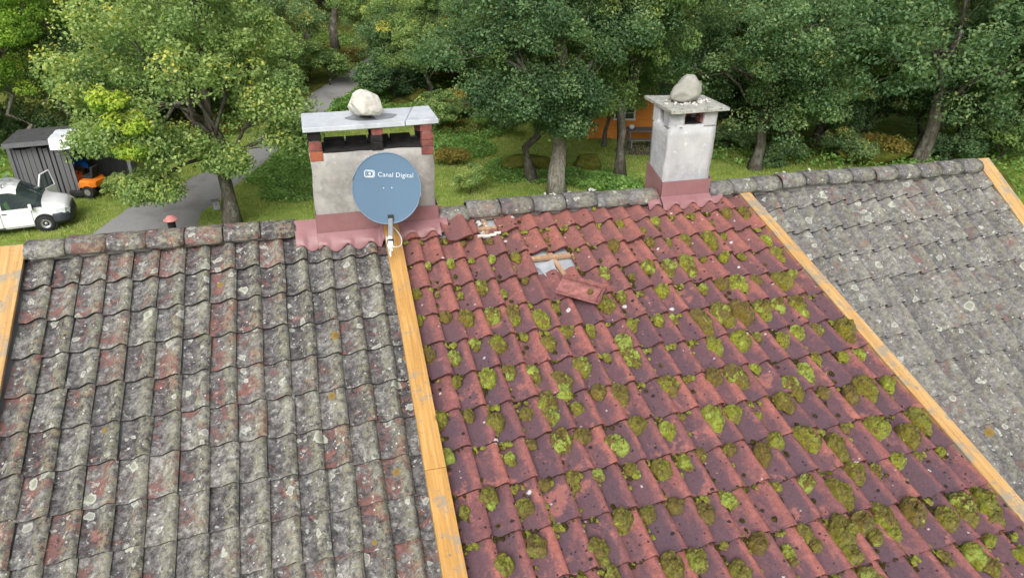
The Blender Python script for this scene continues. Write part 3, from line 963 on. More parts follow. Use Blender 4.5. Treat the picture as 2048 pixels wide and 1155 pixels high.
for r in range(1, 14):
    for c in range(1, 20):
        if (('M', c, r) in MISSING) or (c, r) in ((8, 4), (7, 4), (8, 5)): continue
        g = min(1.0, max(0.0, (r - 0.5) / 4.2 + 0.032 * (c - 6)))
        if r == 1: g *= 0.25
        if c <= 2: g *= 0.75
        def cushion(u, v, rad, el, hz):
            global mcount
            p = roof_pt('M', u, v, TZ + profile(u / q['b']) * 1.12 + 0.003)
            o = add('moss_cushion', MOSS[rm.randrange(10)], None, roof['M'], p - house['M'].location)
            o.rotation_euler = (q['beta'], 0, rm.uniform(-0.5, 0.5))
            o.scale = (rad, rad * el, rad * hz)
            mcount += 1
        if rm.random() < 0.30 + 0.62 * g and mcount < 298:
            rad = (0.021 + 0.058 * g * rm.random() ** 0.8) * (1.3 if (c > 12 and r > 4) else 1.05)
            el = rm.uniform(0.9, 1.5)
            u = q['a'] + q['b'] * (c - 1 + rm.uniform(0.08, 0.42))
            top = q['v0'] + q['s'] * (r - 1)
            v = top + rad * el * rm.uniform(0.5, 1.2) + (0.0 if rm.random() < 0.7 else rm.uniform(0.02, 0.16))
            cushion(u, v, rad, el, rm.uniform(0.75, 1.15))
            if rm.random() < 0.33 * g and mcount < 298:      # a second cushion grown together with the first
                cushion(u + rm.uniform(-0.3, 0.5) * rad, v + rad * el * rm.uniform(0.8, 1.25), rad * rm.uniform(0.5, 0.9), rm.uniform(0.9, 1.3), rm.uniform(0.7, 1.1))
        # dark moss tufts along seams and noses, also painting in the seams' shade
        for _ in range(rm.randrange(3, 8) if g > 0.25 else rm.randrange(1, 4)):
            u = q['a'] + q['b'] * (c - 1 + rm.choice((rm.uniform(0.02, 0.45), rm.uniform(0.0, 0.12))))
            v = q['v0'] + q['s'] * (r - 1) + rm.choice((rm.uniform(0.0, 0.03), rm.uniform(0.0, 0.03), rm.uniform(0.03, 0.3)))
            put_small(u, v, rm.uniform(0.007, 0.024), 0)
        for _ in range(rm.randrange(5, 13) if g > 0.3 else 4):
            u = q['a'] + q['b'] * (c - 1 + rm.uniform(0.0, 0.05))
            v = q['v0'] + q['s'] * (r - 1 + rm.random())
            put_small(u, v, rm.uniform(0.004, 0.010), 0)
        for _ in range(int(rm.random() * 10 * (0.2 + g))):
            if rm.random() < 0.6:                 # in the lap under the nose above
                put_small(q['a'] + q['b'] * (c - 1 + rm.uniform(0.03, 0.5)), q['v0'] + q['s'] * (r - 1) + rm.uniform(0.005, 0.04), rm.uniform(0.010, 0.026), 0, medium)
            else:                                 # along the seam
                put_small(q['a'] + q['b'] * (c - 1 + rm.uniform(0.02, 0.12)), q['v0'] + q['s'] * (r - 1 + rm.random()), rm.uniform(0.008, 0.018), 0, medium)
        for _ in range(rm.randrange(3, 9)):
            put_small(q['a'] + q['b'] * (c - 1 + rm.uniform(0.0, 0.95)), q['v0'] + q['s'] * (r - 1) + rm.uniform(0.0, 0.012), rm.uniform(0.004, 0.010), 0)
sm = small.build('moss_shade_tufts', 'seam_moss_shade', roof['M'], True)
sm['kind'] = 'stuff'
sm = medium.build('moss_mats', 'moss', roof['M'], True)
sm['kind'] = 'stuff'
# a tuft on the loose tile
o = add('moss_cushion', MOSS[3], None, lt, (0.02, 0.09, 0.035)); o.scale = (0.028, 0.03, 0.02)

# ------------------------------------------------------------------ chimneys
def stone_mesh(name, seed, sx, sy, sz, ncut=12, kr=(0.62, 0.92), sub=4):
    bm = bmesh.new()
    bmesh.ops.create_icosphere(bm, subdivisions=sub, radius=1.0)
    o = Vector((seed * 2.3, seed, 0.7))
    rg = random.Random(seed)
    cuts = []
    for _ in range(ncut):
        d = Vector((rg.gauss(0, 1), rg.gauss(0, 1), rg.gauss(0, 1))).normalized()
        cuts.append((d, rg.uniform(*kr)))
    for v in bm.verts:
        p = v.co.copy()
        for d, k in cuts:
            e = p.dot(d) - k
            if e > 0: p -= d * e * 0.98
        p *= 1 + 0.10 * mnoise.noise(p * 2.2 + o) + 0.045 * mnoise.noise(p * 6 + o) + 0.02 * mnoise.noise(p * 14 + o)
        v.co = Vector((p.x * sx, p.y * sy, p.z * sz))
    zmin = min(v.co.z for v in bm.verts)
    for v in bm.verts: v.co.z -= zmin
    me = bpy.data.meshes.new(name)
    bm.to_mesh(me); bm.free()
    me.polygons.foreach_set('use_smooth', [True] * len(me.polygons))
    return me

def rough_box(x0, x1, y0, y1, z0, z1, seed, amp=0.008, n=(8, 5, 8), lean=0.0):
    """plastered box with an uneven surface"""
    bm = bmesh.new()
    bmesh.ops.create_cube(bm, size=1.0)
    bmesh.ops.subdivide_edges(bm, edges=bm.edges[:], cuts=9, use_grid_fill=True)
    o = Vector((seed, seed * 0.7, 0))
    cx, cy, cz = (x0 + x1) / 2, (y0 + y1) / 2, (z0 + z1) / 2
    for v in bm.verts:
        p = Vector((cx + v.co.x * (x1 - x0), cy + v.co.y * (y1 - y0), cz + v.co.z * (z1 - z0)))
        d = Vector((mnoise.noise(p * 4 + o), mnoise.noise(p * 4 + o + Vector((9, 0, 0))), mnoise.noise(p * 5 + o + Vector((0, 9, 0))))) * amp
        d += Vector((mnoise.noise(p * 15 + o), mnoise.noise(p * 15 - o), mnoise.noise(p * 13 + o))) * amp * 0.5
        v.co = p + d
    bm.verts.index_update()
    vv = [v.co.copy() for v in bm.verts]
    ff = [tuple(x.index for x in f_.verts) for f_ in bm.faces]
    bm.free()
    return vv, ff

HM = house['M']
# --- first chimney, broad, with brick piers and a concrete slab
m = MB()
m.raw(*rough_box(-0.70, 0.418, -0.125, 0.31, 6.85, 7.835, 3.0, 0.016))
ch1 = m.build('chimney', 'plaster_grey', HM, True)
props(ch1, 'broad grey plastered chimney with open brick piers')
BR = mesh('brick', MB().box((0, 0, 0), (1, 1, 1), None, 0.06).v, MB().box((0, 0, 0), (1, 1, 1), None, 0.06).f)
bmats = {}
for nm in ('brick', 'brick_orange', 'soot'):
    me = BR.copy(); me.materials.append(MAT[nm]); bmats[nm] = me
def brick(parent, x, y, z, sx, sy, sz, mt, rz=0.0):
    off = Vector((0, 0, 0)); p = parent
    while p is not None:
        off += p.location; p = p.parent
    o = add('brick', bmats[mt], None, parent, Vector((x, y, z)) - off, (0, 0, rz))
    o.scale = (sx, sy, sz)
    return o
def pier(ch, x, y, z0, z1, w, d, mats):
    n = len(mats)
    h = (z1 - z0) / n
    for i, mt in enumerate(mats):
        brick(ch, x + rng.uniform(-.006, .006), y + rng.uniform(-.006, .006), z0 + h * (i + 0.5), w * rng.uniform(.95, 1.03), d, h - 0.008, mt, rng.uniform(-.03, .03))
    mm = MB(); mm.box((x, y, (z0 + z1) / 2), (w - 0.03, d - 0.03, z1 - z0 - 0.004)); mm.build('pier_mortar', 'mortar', ch)
ZS = 8.048
ZB = 7.835
pier(ch1, -0.645, -0.078, ZB - 0.07, ZS, 0.115, 0.11, ['brick_orange', 'brick', 'soot'])
pier(ch1, -0.090, -0.078, ZB, ZS, 0.105, 0.11, ['soot', 'soot', 'brick'])
pier(ch1, 0.366, -0.078, ZB - 0.07, ZS, 0.108, 0.11, ['brick', 'brick', 'brick', 'brick'])
pier(ch1, -0.645, 0.25, ZB, ZS, 0.115, 0.11, ['soot', 'brick', 'soot'])
pier(ch1, -0.090, 0.25, ZB, ZS, 0.105, 0.11, ['soot', 'soot', 'brick'])
pier(ch1, 0.355, 0.25, ZB, ZS, 0.11, 0.11, ['soot', 'brick', 'soot'])
for i in range(4):                          # soot-black course along the back of the flue
    brick(ch1, -0.47 + i * 0.205, 0.16, ZB + 0.024, 0.19, 0.10, 0.076, 'soot', rng.uniform(-.03, .03))
mm = MB(); mm.box((-0.14, 0.05, ZB + 0.006), (1.0, 0.32, 0.012)); mm.build('flue_floor', 'soot', ch1)
def slab_obj(ch, name, poly, z0, z1, mat):
    bm = bmesh.new()
    vs_ = [bm.verts.new((x, y, z0)) for x, y in poly]
    f_ = bm.faces.new(vs_)
    ex = bmesh.ops.extrude_face_region(bm, geom=[f_])
    for v in ex['geom']:
        if isinstance(v, bmesh.types.BMVert): v.co.z = z1
    bmesh.ops.recalc_face_normals(bm, faces=bm.faces[:])
    bmesh.ops.bevel(bm, geom=[e for e in bm.edges], offset=0.004, segments=1, affect='EDGES')
    bm.verts.index_update()
    mb = MB(); mb.raw([v.co.copy() for v in bm.verts], [tuple(x.index for x in q_.verts) for q_ in bm.faces])
    bm.free()
    return mb.build(name, mat, ch)
slab_obj(ch1, 'cap_slab', [(-0.732, -0.182), (-0.30, -0.172), (-0.02, -0.160), (0.165, -0.150), (0.305, 0.395), (-0.742, 0.37)], ZS, ZS + 0.042, 'slab')
slab_obj(ch1, 'cap_slab', [(0.172, -0.148), (0.478, -0.128), (0.468, 0.405), (0.312, 0.396)], ZS + 0.002, ZS + 0.046, 'slab')
m = MB()                                     # wet patch round the stone
n = 28
pts = []
for j in range(n):
    a = 2 * math.pi * j / n
    w_ = 1 + 0.13 * mnoise.noise(Vector((math.cos(a) * 1.5, math.sin(a) * 1.5, 2.0)))
    pts.append((-0.115 + 0.235 * math.cos(a) * w_, 0.085 + 0.13 * math.sin(a) * w_, ZS + 0.0455))
m.raw(pts, [tuple(range(n))])
m.build('wet_patch', 'wet', ch1)
def stone1():
    me = stone_mesh('stone', 17, 0.20, 0.18, 0.142, 15, (0.60, 0.90), 5)
    for v in me.vertices:                    # broad foot, blunt peak left of the middle
        t = v.co.z / 0.24
        v.co.x = v.co.x * (1.08 - 0.36 * t) - 0.03 * t
        v.co.y = v.co.y * (1.0 - 0.30 * t)
    me.update()
    return me
s1 = add('stone', stone1(), 'stone', None, (-0.140, 0.09, ZS + 0.040), (0.0, 0.0, 0.0))
props(s1, 'pale angular stone weighing down the concrete slab of the broad chimney', 'stone', 'stones on the chimney caps')

# --- second chimney, square, limewashed
m = MB()
X0, X1, Y0, Y1 = 2.832, 3.368, -0.095, 0.285
m.raw(*rough_box(X0, X1, Y0, Y1, 6.80, 7.872, 8.0, 0.014))
ch2 = m.build('chimney', 'plaster_white', HM, True)
props(ch2, 'square limewashed chimney with a flat lichened cap')
ZC = 8.016
for (xx, yy, w_, d_) in ((X0 + 0.085, Y0 + 0.07, 0.17, 0.14), (X1 - 0.075, Y0 + 0.07, 0.15, 0.14), (X0 + 0.085, Y1 - 0.07, 0.17, 0.14), (X1 - 0.075, Y1 - 0.07, 0.15, 0.14)):
    m = MB()
    m.raw(*rough_box(xx - w_ / 2, xx + w_ / 2, yy - d_ / 2, yy + d_ / 2, 7.85, ZC, xx * 3, 0.009))
    m.build('corner_pier', 'plaster_white', ch2, True)
    sg = 1 if xx < 3.1 else -1
    brick(ch2, xx + sg * (w_ / 2 + 0.006), yy + 0.01, ZC - 0.034, 0.05, 0.10, 0.06, 'brick')
    if sg < 0: brick(ch2, xx + sg * (w_ / 2 + 0.004), yy + 0.01, ZC - 0.10, 0.045, 0.10, 0.055, 'brick')
mm = MB(); mm.box(((X0 + X1) / 2, (Y0 + Y1) / 2, 7.876), (0.42, 0.28, 0.02)); mm.build('flue_floor', 'soot', ch2)
slab_obj(ch2, 'cap_slab', [(2.797, -0.192), (3.13, -0.178), (3.456, -0.17), (3.467, 0.418), (3.15, 0.47), (2.832, 0.536)], ZC, ZC + 0.036, 'slab_old')
m = MB()
for i in range(46):
    a = rng.uniform(0, 2 * math.pi)
    rr = rng.uniform(0.10, 0.19) if i < 30 else rng.uniform(0.1, 0.28)
    m.box((3.13 + math.cos(a) * rr * 1.1, 0.15 + math.sin(a) * rr * 0.8, ZC + 0.036 + rng.uniform(0.003, 0.012)), (rng.uniform(.012, .04), rng.uniform(.012, .035), rng.uniform(.01, .03)), (rng.random(), rng.random(), rng.random() * 3))
m.build('mortar_rubble', 'mortar', ch2)['kind'] = 'stuff'
def stone2():
    me = stone_mesh('stone', 11, 0.215, 0.17, 0.140, 7, (0.76, 0.97))
    for v in me.vertices:                    # pear-shaped: taller and narrower towards the right
        t = v.co.z / 0.27
        v.co.x = v.co.x * (1.04 - 0.55 * t) + 0.055 * t; v.co.y *= 1 - 0.35 * t
    me.update()
    return me
s2 = add('stone', stone2(), 'stone_grey', None, (3.10, 0.17, ZC + 0.034), (0, 0, 0.1))
props(s2, 'grey humped stone bedded in mortar on the cap of the limewashed chimney', 'stone', 'stones on the chimney caps')

# --- painted metal flashings
def flashing(ch, x0, x1, yf, yb, ztop_f, ztop_b, wing, vlow, secs):
    t = 0.006
    def zroof(x, y):
        s_ = secs(x)
        return HR + y * math.tan(SEC[s_]['beta']) if y < 0 else HR - y * math.tan(R(27)) + 0.06
    m = MB()
    yo = yf - 0.012
    za = roof_pt('M', 0, -yo / math.cos(SEC['M']['beta']), 0.06).z
    m.box(((x0 + x1) / 2, yo, (za - 0.06 + ztop_f) / 2), (x1 - x0 + 0.03, t, ztop_f - za + 0.06))
    for xx in (x0 - 0.014, x1 + 0.014):     # side upstands, top edge runs up with the ridge
        vv = [(xx, yo - 0.003, za - 0.10), (xx, yo - 0.003, ztop_f + 0.012), (xx, yb, ztop_b), (xx, yb, HR - 0.1)]
        m.raw(vv + [(x + (t if xx > 0 else -t), y, z) for x, y, z in vv], [(0, 1, 2, 3), (7, 6, 5, 4), (0, 4, 5, 1), (1, 5, 6, 2), (2, 6, 7, 3), (3, 7, 4, 0)])
    m.build('flashing', 'flash', ch)
    # apron: stands off the chimney face and is dressed down over the tile rolls
    def apron(ua, ub, vtop, vlo, htop, nm):
        n = max(4, int((ub - ua) / 0.018))
        vv, ff = [], []
        rows = 6
        for i in range(n + 1):
            u = ua + (ub - ua) * i / n
            s_ = secs(u)
            w_ = SEC[s_]['b']
            pr = TZ + profile(((u - SEC[s_]['a']) / w_) + 0.001) + 0.012
            for k in range(rows):
                f_ = k / (rows - 1)
                v = vtop + (vlo - vtop) * f_
                h = (1 - f_) * htop + f_ * (0.012 + (pr - 0.0) * f_ ** 3) + 0.006 + 0.012 * f_ * (1 - f_)
                if k == rows - 1:
                    h = pr
                    v += 0.022 * math.sin(2 * math.pi * (u - SEC[s_]['a']) / w_)
                vv.append(roof_pt(s_, u, v, h))
        k0 = len(vv)
        vv += [p_ - Vector((0, 0, 0.005)) for p_ in vv]
        for i in range(n):
            for k in range(rows - 1):
                a = i * rows + k
                ff.append((a, a + 1, a + rows + 1, a + rows))
                ff.append((k0 + a, k0 + a + rows, k0 + a + rows + 1, k0 + a + 1))
            a = i * rows + rows - 1
            ff.append((a, k0 + a, k0 + a + rows, a + rows))
        mb = MB(); mb.raw(vv, ff); mb.build(nm, 'flash', ch, True)
    vt = -yo / math.cos(SEC['M']['beta'])
    apron(x0 - 0.02, x1 + 0.02, vt, vlow, 0.055, 'apron')
    apron(x0 - wing, x0 - 0.022, -0.02, vlow - 0.03, 0.075, 'apron')
    apron(x1 + 0.022, x1 + wing * (0.45 if wing > 0.2 else 1.0), -0.02, vlow - 0.05, 0.075, 'apron')
flashing(ch1, -0.70, 0.418, -0.125, 0.31, 7.262, 7.262, 0.22, 0.285, lambda x: 'L' if x < -0.13 else 'M')
flashing(ch2, X0, X1, Y0, Y1, 7.288, 7.40, 0.17, 0.225, lambda x: 'M')

# ------------------------------------------------------------------ satellite dish
DC = Vector((-0.060, -0.40, 7.560))
dn = Vector((-0.03, -0.955, 0.30)).normalized()
dx = Vector((0, 0, 1)).cross(dn).normalized() * -1
dx = Vector((1, 0, 0)) - dn * dn.x; dx.normalize()
dy = dn.cross(dx)
DM = Matrix((dx, dy, dn)).transposed()
dish = empty('satellite_dish', DC, 0, 'round blue satellite dish with pale lettering fixed before the broad chimney', 'satellite dish')
RW, RH, DD = 0.305, 0.318, 0.018
def dish_h(x, y):
    return DD * ((x / RW) ** 2 + (y / RH) ** 2) - DD
vv, ff = [], []
n, rings = 48, 8
for side in (0, 1):
    vv.append(DM @ Vector((0, 0, -DD - 0.006 * side)))
    for k in range(1, rings + 1):
        for j in range(n):
            a = 2 * math.pi * j / n
            x, y = RW * math.cos(a) * k / rings, RH * math.sin(a) * k / rings
            vv.append(DM @ Vector((x, y, dish_h(x, y) - 0.006 * side)))
N1 = 1 + rings * n
for side in (0, 1):
    b0_ = side * N1
    for j in range(n):
        t_ = (b0_, b0_ + 1 + j, b0_ + 1 + (j + 1) % n)
        ff.append(t_ if side == 0 else t_[::-1])
    for k in range(rings - 1):
        for j in range(n):
            a = b0_ + 1 + k * n + j; c_ = b0_ + 1 + k * n + (j + 1) % n
            t_ = (a, a + n, c_ + n, c_)
            ff.append(t_ if side == 0 else t_[::-1])
refl = add('reflector', mesh('reflector', vv, ff, True), 'dish', dish)
m = MB()                                     # rolled rim
m.tube([DM @ Vector((RW * math.cos(a), RH * math.sin(a), 0.0)) for a in np.linspace(0, 2 * math.pi, 49)], 0.0065, 6, False)
add('rim', mesh('rim', m.v, m.f, True), simple('dish_rim', (0.16, 0.22, 0.29), 0.4, 0.05, 3, bump=0.0), refl)
def on_dish(verts):
    return [DM @ Vector((x, y, dish_h(x, y) + 0.0065 + z)) for x, y, z in verts]
def lettering(txt, size, ox, oy, rot):
    cu = bpy.data.curves.new('lettering', 'FONT')
    cu.body = txt; cu.size = size; cu.align_x = 'LEFT'; cu.space_character = 1.06
    tmp = bpy.data.objects.new('lettering', cu)
    COL.objects.link(tmp)
    dg = bpy.context.evaluated_depsgraph_get()
    me = bpy.data.meshes.new_from_object(tmp.evaluated_get(dg))
    bpy.data.objects.remove(tmp)
    c_, s_ = math.cos(rot), math.sin(rot)
    vs_ = [(ox + v.co.x * c_ - v.co.y * s_, oy + v.co.x * s_ + v.co.y * c_, 0.0) for v in me.vertices]
    for v, p in zip(me.vertices, on_dish(vs_)): v.co = p
    me.materials.clear()
    me.update()
    return add('lettering', me, 'print', refl)
LR = R(-6)
lettering('Canal', 0.058, -0.070, 0.112, LR)
lettering('Digital', 0.058, -0.070 + 0.158 * math.cos(LR), 0.112 + 0.158 * math.sin(LR), LR)
def rrect(cx, cy, w, h, r, n=6):
    out = []
    for (sx, sy, a0) in ((1, 1, 0), (-1, 1, 90), (-1, -1, 180), (1, -1, 270)):
        for i in range(n + 1):
            a = R(a0 + 90 * i / n)
            out.append((cx + sx * (w / 2 - r) + r * math.cos(a), cy + sy * (h / 2 - r) + r * math.sin(a)))
    return out
def band(w, h, r, th, sk=0.0):
    A = rrect(0, 0, w, h, r); B = rrect(0, 0, w - 2 * th, h - 2 * th, max(0.002, r - th))
    n_ = len(A)
    sk_ = lambda p: (p[0] + sk, p[1])
    P = [(*sk_(p), 0) for p in A] + [(*p, 0) for p in B]
    return P, [(i, (i + 1) % n_, n_ + (i + 1) % n_, n_ + i) for i in range(n_)]
m = MB()
for (w_, h_, r_, t_, s_) in ((0.094, 0.066, 0.020, 0.0065, -0.001), (0.066, 0.050, 0.018, 0.006, 0.004)):
    P, F = band(w_, h_, r_, t_, s_); m.raw(P, F)
m.raw([(0.011 * math.cos(a), 0.011 * math.sin(a), 0) for a in np.linspace(0, 2 * math.pi, 14, endpoint=False)], [tuple(range(14))])
c_, s_ = math.cos(LR), math.sin(LR)
m.v = on_dish([(-0.138 + v.x * c_ - v.y * s_, 0.142 + v.x * s_ + v.y * c_, 0) for v in m.v])
add('emblem', mesh('emblem', m.v, m.f), 'print', refl)
m = MB()
for x in (-0.028, 0.045):
    for k in range(1):
        p = DM @ Vector((x, 0.004 - 0.1 * x * 0.2, dish_h(x, 0) + 0.003))
        m.lathe([(0.0, 0.005), (0.004, 0.004), (0.0055, 0.0)], 10, p, DM)
add('bolt', mesh('bolt', m.v, m.f), 'white_plastic', refl)
# arm, feed and bracket
def dl(x, y, z): return DM @ Vector((x, y, z))
m = MB(); m.box(dl(0.008, -0.262, -0.015), (0.052, 0.05, 0.05), DM)
add('arm_socket', mesh('arm_socket', m.v, m.f), 'black', dish)
A0, A1 = dl(0.006, -0.268, -0.01), dl(-0.022, -0.455, 0.16)
ad = (A1 - A0)
am = Matrix((dx, dn.cross(dx), dn)).transposed()
zz = ad.normalized(); xx_ = (dx - zz * dx.dot(zz)).normalized(); yy_ = zz.cross(xx_)
AM = Matrix((xx_, yy_, zz)).transposed()
m = MB(); m.box((A0 + A1) / 2, (0.040, 0.030, ad.length), AM, 0.004)
add('arm', mesh('arm', m.v, m.f), 'steel', dish)
m = MB(); m.lathe([(0.0, -0.01), (0.030, -0.01), (0.030, 0.022), (0.0, 0.022)], 16, A1, AM)
add('feed_clamp', mesh('feed_clamp', m.v, m.f), 'black', dish)
m = MB(); m.box(A1 + zz * 0.055 + yy_ * 0.002, (0.046, 0.052, 0.075), AM, 0.010); m.lathe([(0, 0), (0.022, 0), (0.024, 0.03), (0, 0.034)], 14, A1 + dl(0, 0.03, -0.01), AM)
add('feed_head', mesh('feed_head', m.v, m.f), 'white_plastic', dish)
m = MB(); m.box(Vector((0.0, 0.16, -0.02)), (0.05, 0.24, 0.05)); m.box(Vector((0.0, 0.262, -0.02)), (0.16, 0.012, 0.22)); m.box(dl(0, 0, -0.075), (0.12, 0.16, 0.05), DM)
add('wall_bracket', mesh('wall_bracket', m.v, m.f), 'steel', dish)
# cables
st = DC + A1 + zz * 0.09
def cable(name, pts, rad, mat, parent=None):
    P = [Vector(p) for p in pts]
    out = []
    for i in range(len(P) - 1):
        p0, p1, p2, p3 = P[max(i - 1, 0)], P[i], P[i + 1], P[min(i + 2, len(P) - 1)]
        for t in np.linspace(0, 1, 7, endpoint=False):
            out.append(0.5 * ((2 * p1) + (p2 - p0) * t + (2 * p0 - 5 * p1 + 4 * p2 - p3) * t * t + (3 * p1 - p0 - 3 * p2 + p3) * t ** 3))
    out.append(P[-1])
    mb = MB(); mb.tube(out, rad, 6)
    return add(name, mesh(name, mb.v, mb.f, True), mat, parent)
cb = cable('cable', [p - DC for p in (st, st + Vector((-0.01, -0.05, -0.05)), roof_pt('M', -0.10, 0.40, 0.10), roof_pt('M', -0.06, 0.50, 0.06), roof_pt('M', 0.02, 0.50, 0.06), roof_pt('M', 0.03, 0.40, 0.09), roof_pt('M', -0.04, 0.30, 0.13), st + Vector((0.012, -0.02, -0.01)))], 0.0055, 'white_plastic', dish)
c2 = cable('cable', [roof_pt('M', 0.60, 0.10, 0.05), roof_pt('M', 0.70, 0.07, 0.06), roof_pt('M', 0.78, 0.03, 0.07), roof_pt('M', 0.80, -0.05, 0.06), roof_pt('M', 0.76, -0.08, 0.05)], 0.005, 'white_plastic')
props(c2, 'short loop of white cable under the ridge tiles right of the dish', 'cable')

# vent cowl on the back slope
vp = empty('vent_cowl', (-2.12, 0.62, HR - 0.62 * math.tan(R(27)) - 0.155), 0, 'small red conical vent cowl peeping over the left ridge', 'vent')
m = MB(); m.lathe([(0.0, 0.475), (0.030, 0.464), (0.068, 0.430), (0.072, 0.424), (0.0, 0.432)], 22); add('cowl_cap', mesh('cowl_cap', m.v, m.f, True), simple('cowl_red', (0.46, 0.19, 0.17), 0.5, 0.1, 6, bump=0.0), vp)
m = MB(); m.lathe([(0.038, -0.05), (0.038, 0.432)], 16); add('pipe', mesh('pipe', m.v, m.f, True), 'soot', vp)

# ------------------------------------------------------------------ vegetation builders
def leaf_mesh(name, P, Nn, size, tint, aspect=0.62, fold=0.25, seed=0):
    """P,Nn: (n,3) arrays; each leaf a folded quad of its own"""
    rg = np.random.default_rng(seed)
    n = len(P)
    t = rg.normal(size=(n, 3))
    t -= (t * Nn).sum(1, keepdims=True) * Nn
    t /= np.linalg.norm(t, axis=1, keepdims=True) + 1e-9
    s = np.cross(Nn, t)
    sz = (size * rg.uniform(0.65, 1.3, n))[:, None]
    a = P - t * sz * 0.5
    b_ = P + t * sz * 0.5
    w = s * sz * aspect * 0.5
    up = Nn * sz * fold * rg.uniform(-0.6, 1.0, (n, 1))
    V = np.stack([a, P + w + up, b_, P - w + up], 1).reshape(-1, 3)
    me = bpy.data.meshes.new(name)
    me.vertices.add(4 * n)
    me.vertices.foreach_set('co', V.astype(np.float32).ravel())
    me.loops.add(4 * n)
    me.loops.foreach_set('vertex_index', np.arange(4 * n, dtype=np.int32))
    me.polygons.add(n)
    me.polygons.foreach_set('loop_start', np.arange(0, 4 * n, 4, dtype=np.int32))
    at = me.attributes.new('tint', 'FLOAT', 'POINT')
    at.data.foreach_set('value', np.repeat(np.clip(tint, 0, 1), 4).astype(np.float32))
    me.update()
    me.validate()
    return me

def branch_pts(a, b_, rg, sag=0.15, n=5, wander=0.05):
    a, b_ = np.array(a), np.array(b_)
    L_ = np.linalg.norm(b_ - a)
    out = []
    for i in range(n + 1):
        t = i / n
        p = a + (b_ - a) * t
        p = p + rg.normal(size=3) * L_ * wander * math.sin(math.pi * t)
        p[2] += L_ * sag * math.sin(math.pi * t)
        out.append(tuple(p))
    return out

def make_tree(name, seed, height, crown_r, base, trunk_r, n_lobes, clumps, leaves, leaf, mat, bark='bark', lean=(0, 0), squash=0.8, shell=0.0, lobes=None, flat=0.72, tint_bias=0.0, limbs=1.0, wander=0.05):
    """returns (trunk mesh, crown mesh); trunk foot at the origin"""
    rg = np.random.default_rng(seed)
    cz = base + (height - base) * 0.52
    rz = (height - base) * 0.52
    LB = []
    if lobes is not None:
        LB = [(np.array(c_), r_) for c_, r_ in lobes]
    else:
        for i in range(n_lobes):
            d = rg.normal(size=3); d[2] = d[2] * 0.95 - 0.05; d /= np.linalg.norm(d)
            k = rg.uniform(0.35, 0.84)
            c_ = np.array([lean[0] + d[0] * crown_r * k, lean[1] + d[1] * crown_r * k, cz + d[2] * rz * k])
            LB.append((c_, crown_r * rg.uniform(0.28, 0.46)))
    per = max(1, clumps // len(LB))
    Pl, Nl, Tl = [], [], []
    tr = MB()
    top = np.array([lean[0] * 0.6, lean[1] * 0.6, cz * 0.95])
    tp = branch_pts((0, 0, -0.3), top, rg, 0.0, 7, wander)
    tr.tube(tp, [trunk_r * (1.55 if i == 0 else 1.12 if i == 1 else 1.0 - 0.6 * (i / 7)) for i in range(8)], 16, True, 0.32)
    for c_, r_ in LB:
        # limb to the lobe
        j = rg.integers(3, 7)
        bp = branch_pts(tp[j], c_, rg, 0.06, 5)
        br_ = trunk_r * rg.uniform(0.28, 0.42) * limbs
        tr.tube(bp, [br_ * (1 - 0.75 * i / 5) for i in range(6)], 6)
        for q_ in range(per):
            d = rg.normal(size=3); d[2] = abs(d[2]) * 0.9 - 0.25; d /= np.linalg.norm(d)
            k = rg.uniform(0.55, 1.05)
            cc = c_ + d * r_ * k * np.array([1, 1, squash])
            if cc[2] < base * 0.75: cc[2] = base * 0.75 + rg.uniform(0, 0.4)
            cr = rg.uniform(0.30, 0.62) * (0.55 + 0.16 * crown_r)
            if q_ % 5 == 0:
                b2 = branch_pts(bp[rg.integers(2, 6)], cc, rg, 0.05, 3)
                tr.tube(b2, [br_ * 0.25, br_ * 0.18, br_ * 0.12, br_ * 0.05], 4, False)
            m_ = max(6, int(leaves * rg.uniform(0.6, 1.4)))
            x = rg.normal(size=(m_, 3))
            x /= np.linalg.norm(x, axis=1, keepdims=True)
            rad = rg.uniform(0.25, 1.0, (m_, 1)) ** 0.5
            off = x * rad * cr * np.array([1, 1, flat])
            # droop at the rim
            off[:, 2] -= 0.25 * cr * (off[:, 0] ** 2 + off[:, 1] ** 2) / cr ** 2
            Pl.append(cc + off)
            nn = x * 0.55 + np.array([0, 0, 0.42]) + rg.normal(size=(m_, 3)) * 0.62
            nn /= np.linalg.norm(nn, axis=1, keepdims=True)
            Nl.append(nn)
            ct = rg.normal() * 0.13 + 0.44 + tint_bias
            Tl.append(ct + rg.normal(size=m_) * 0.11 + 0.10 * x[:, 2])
    P = np.concatenate(Pl); Nn = np.concatenate(Nl); T = np.concatenate(Tl)
    sel = rg.random(len(T)) < 0.006
    T[sel] += 0.45
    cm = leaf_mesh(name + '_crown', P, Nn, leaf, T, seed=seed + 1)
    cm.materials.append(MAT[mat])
    tm = mesh(name + '_trunk', tr.v, tr.f, True)
    tm.materials.append(MAT[bark])
    return tm, cm

def plant_tree(name, meshes, loc, rz=0.0, sc=1.0, label='', cat='tree', group=None, scz=None):
    o = empty(name, loc, rz, label, cat, group)
    o.scale = (sc, sc, scz or sc)
    add('trunk', meshes[0], None, o)
    add('crown', meshes[1], None, o)
    return o

OAKG = 'trees round the house'
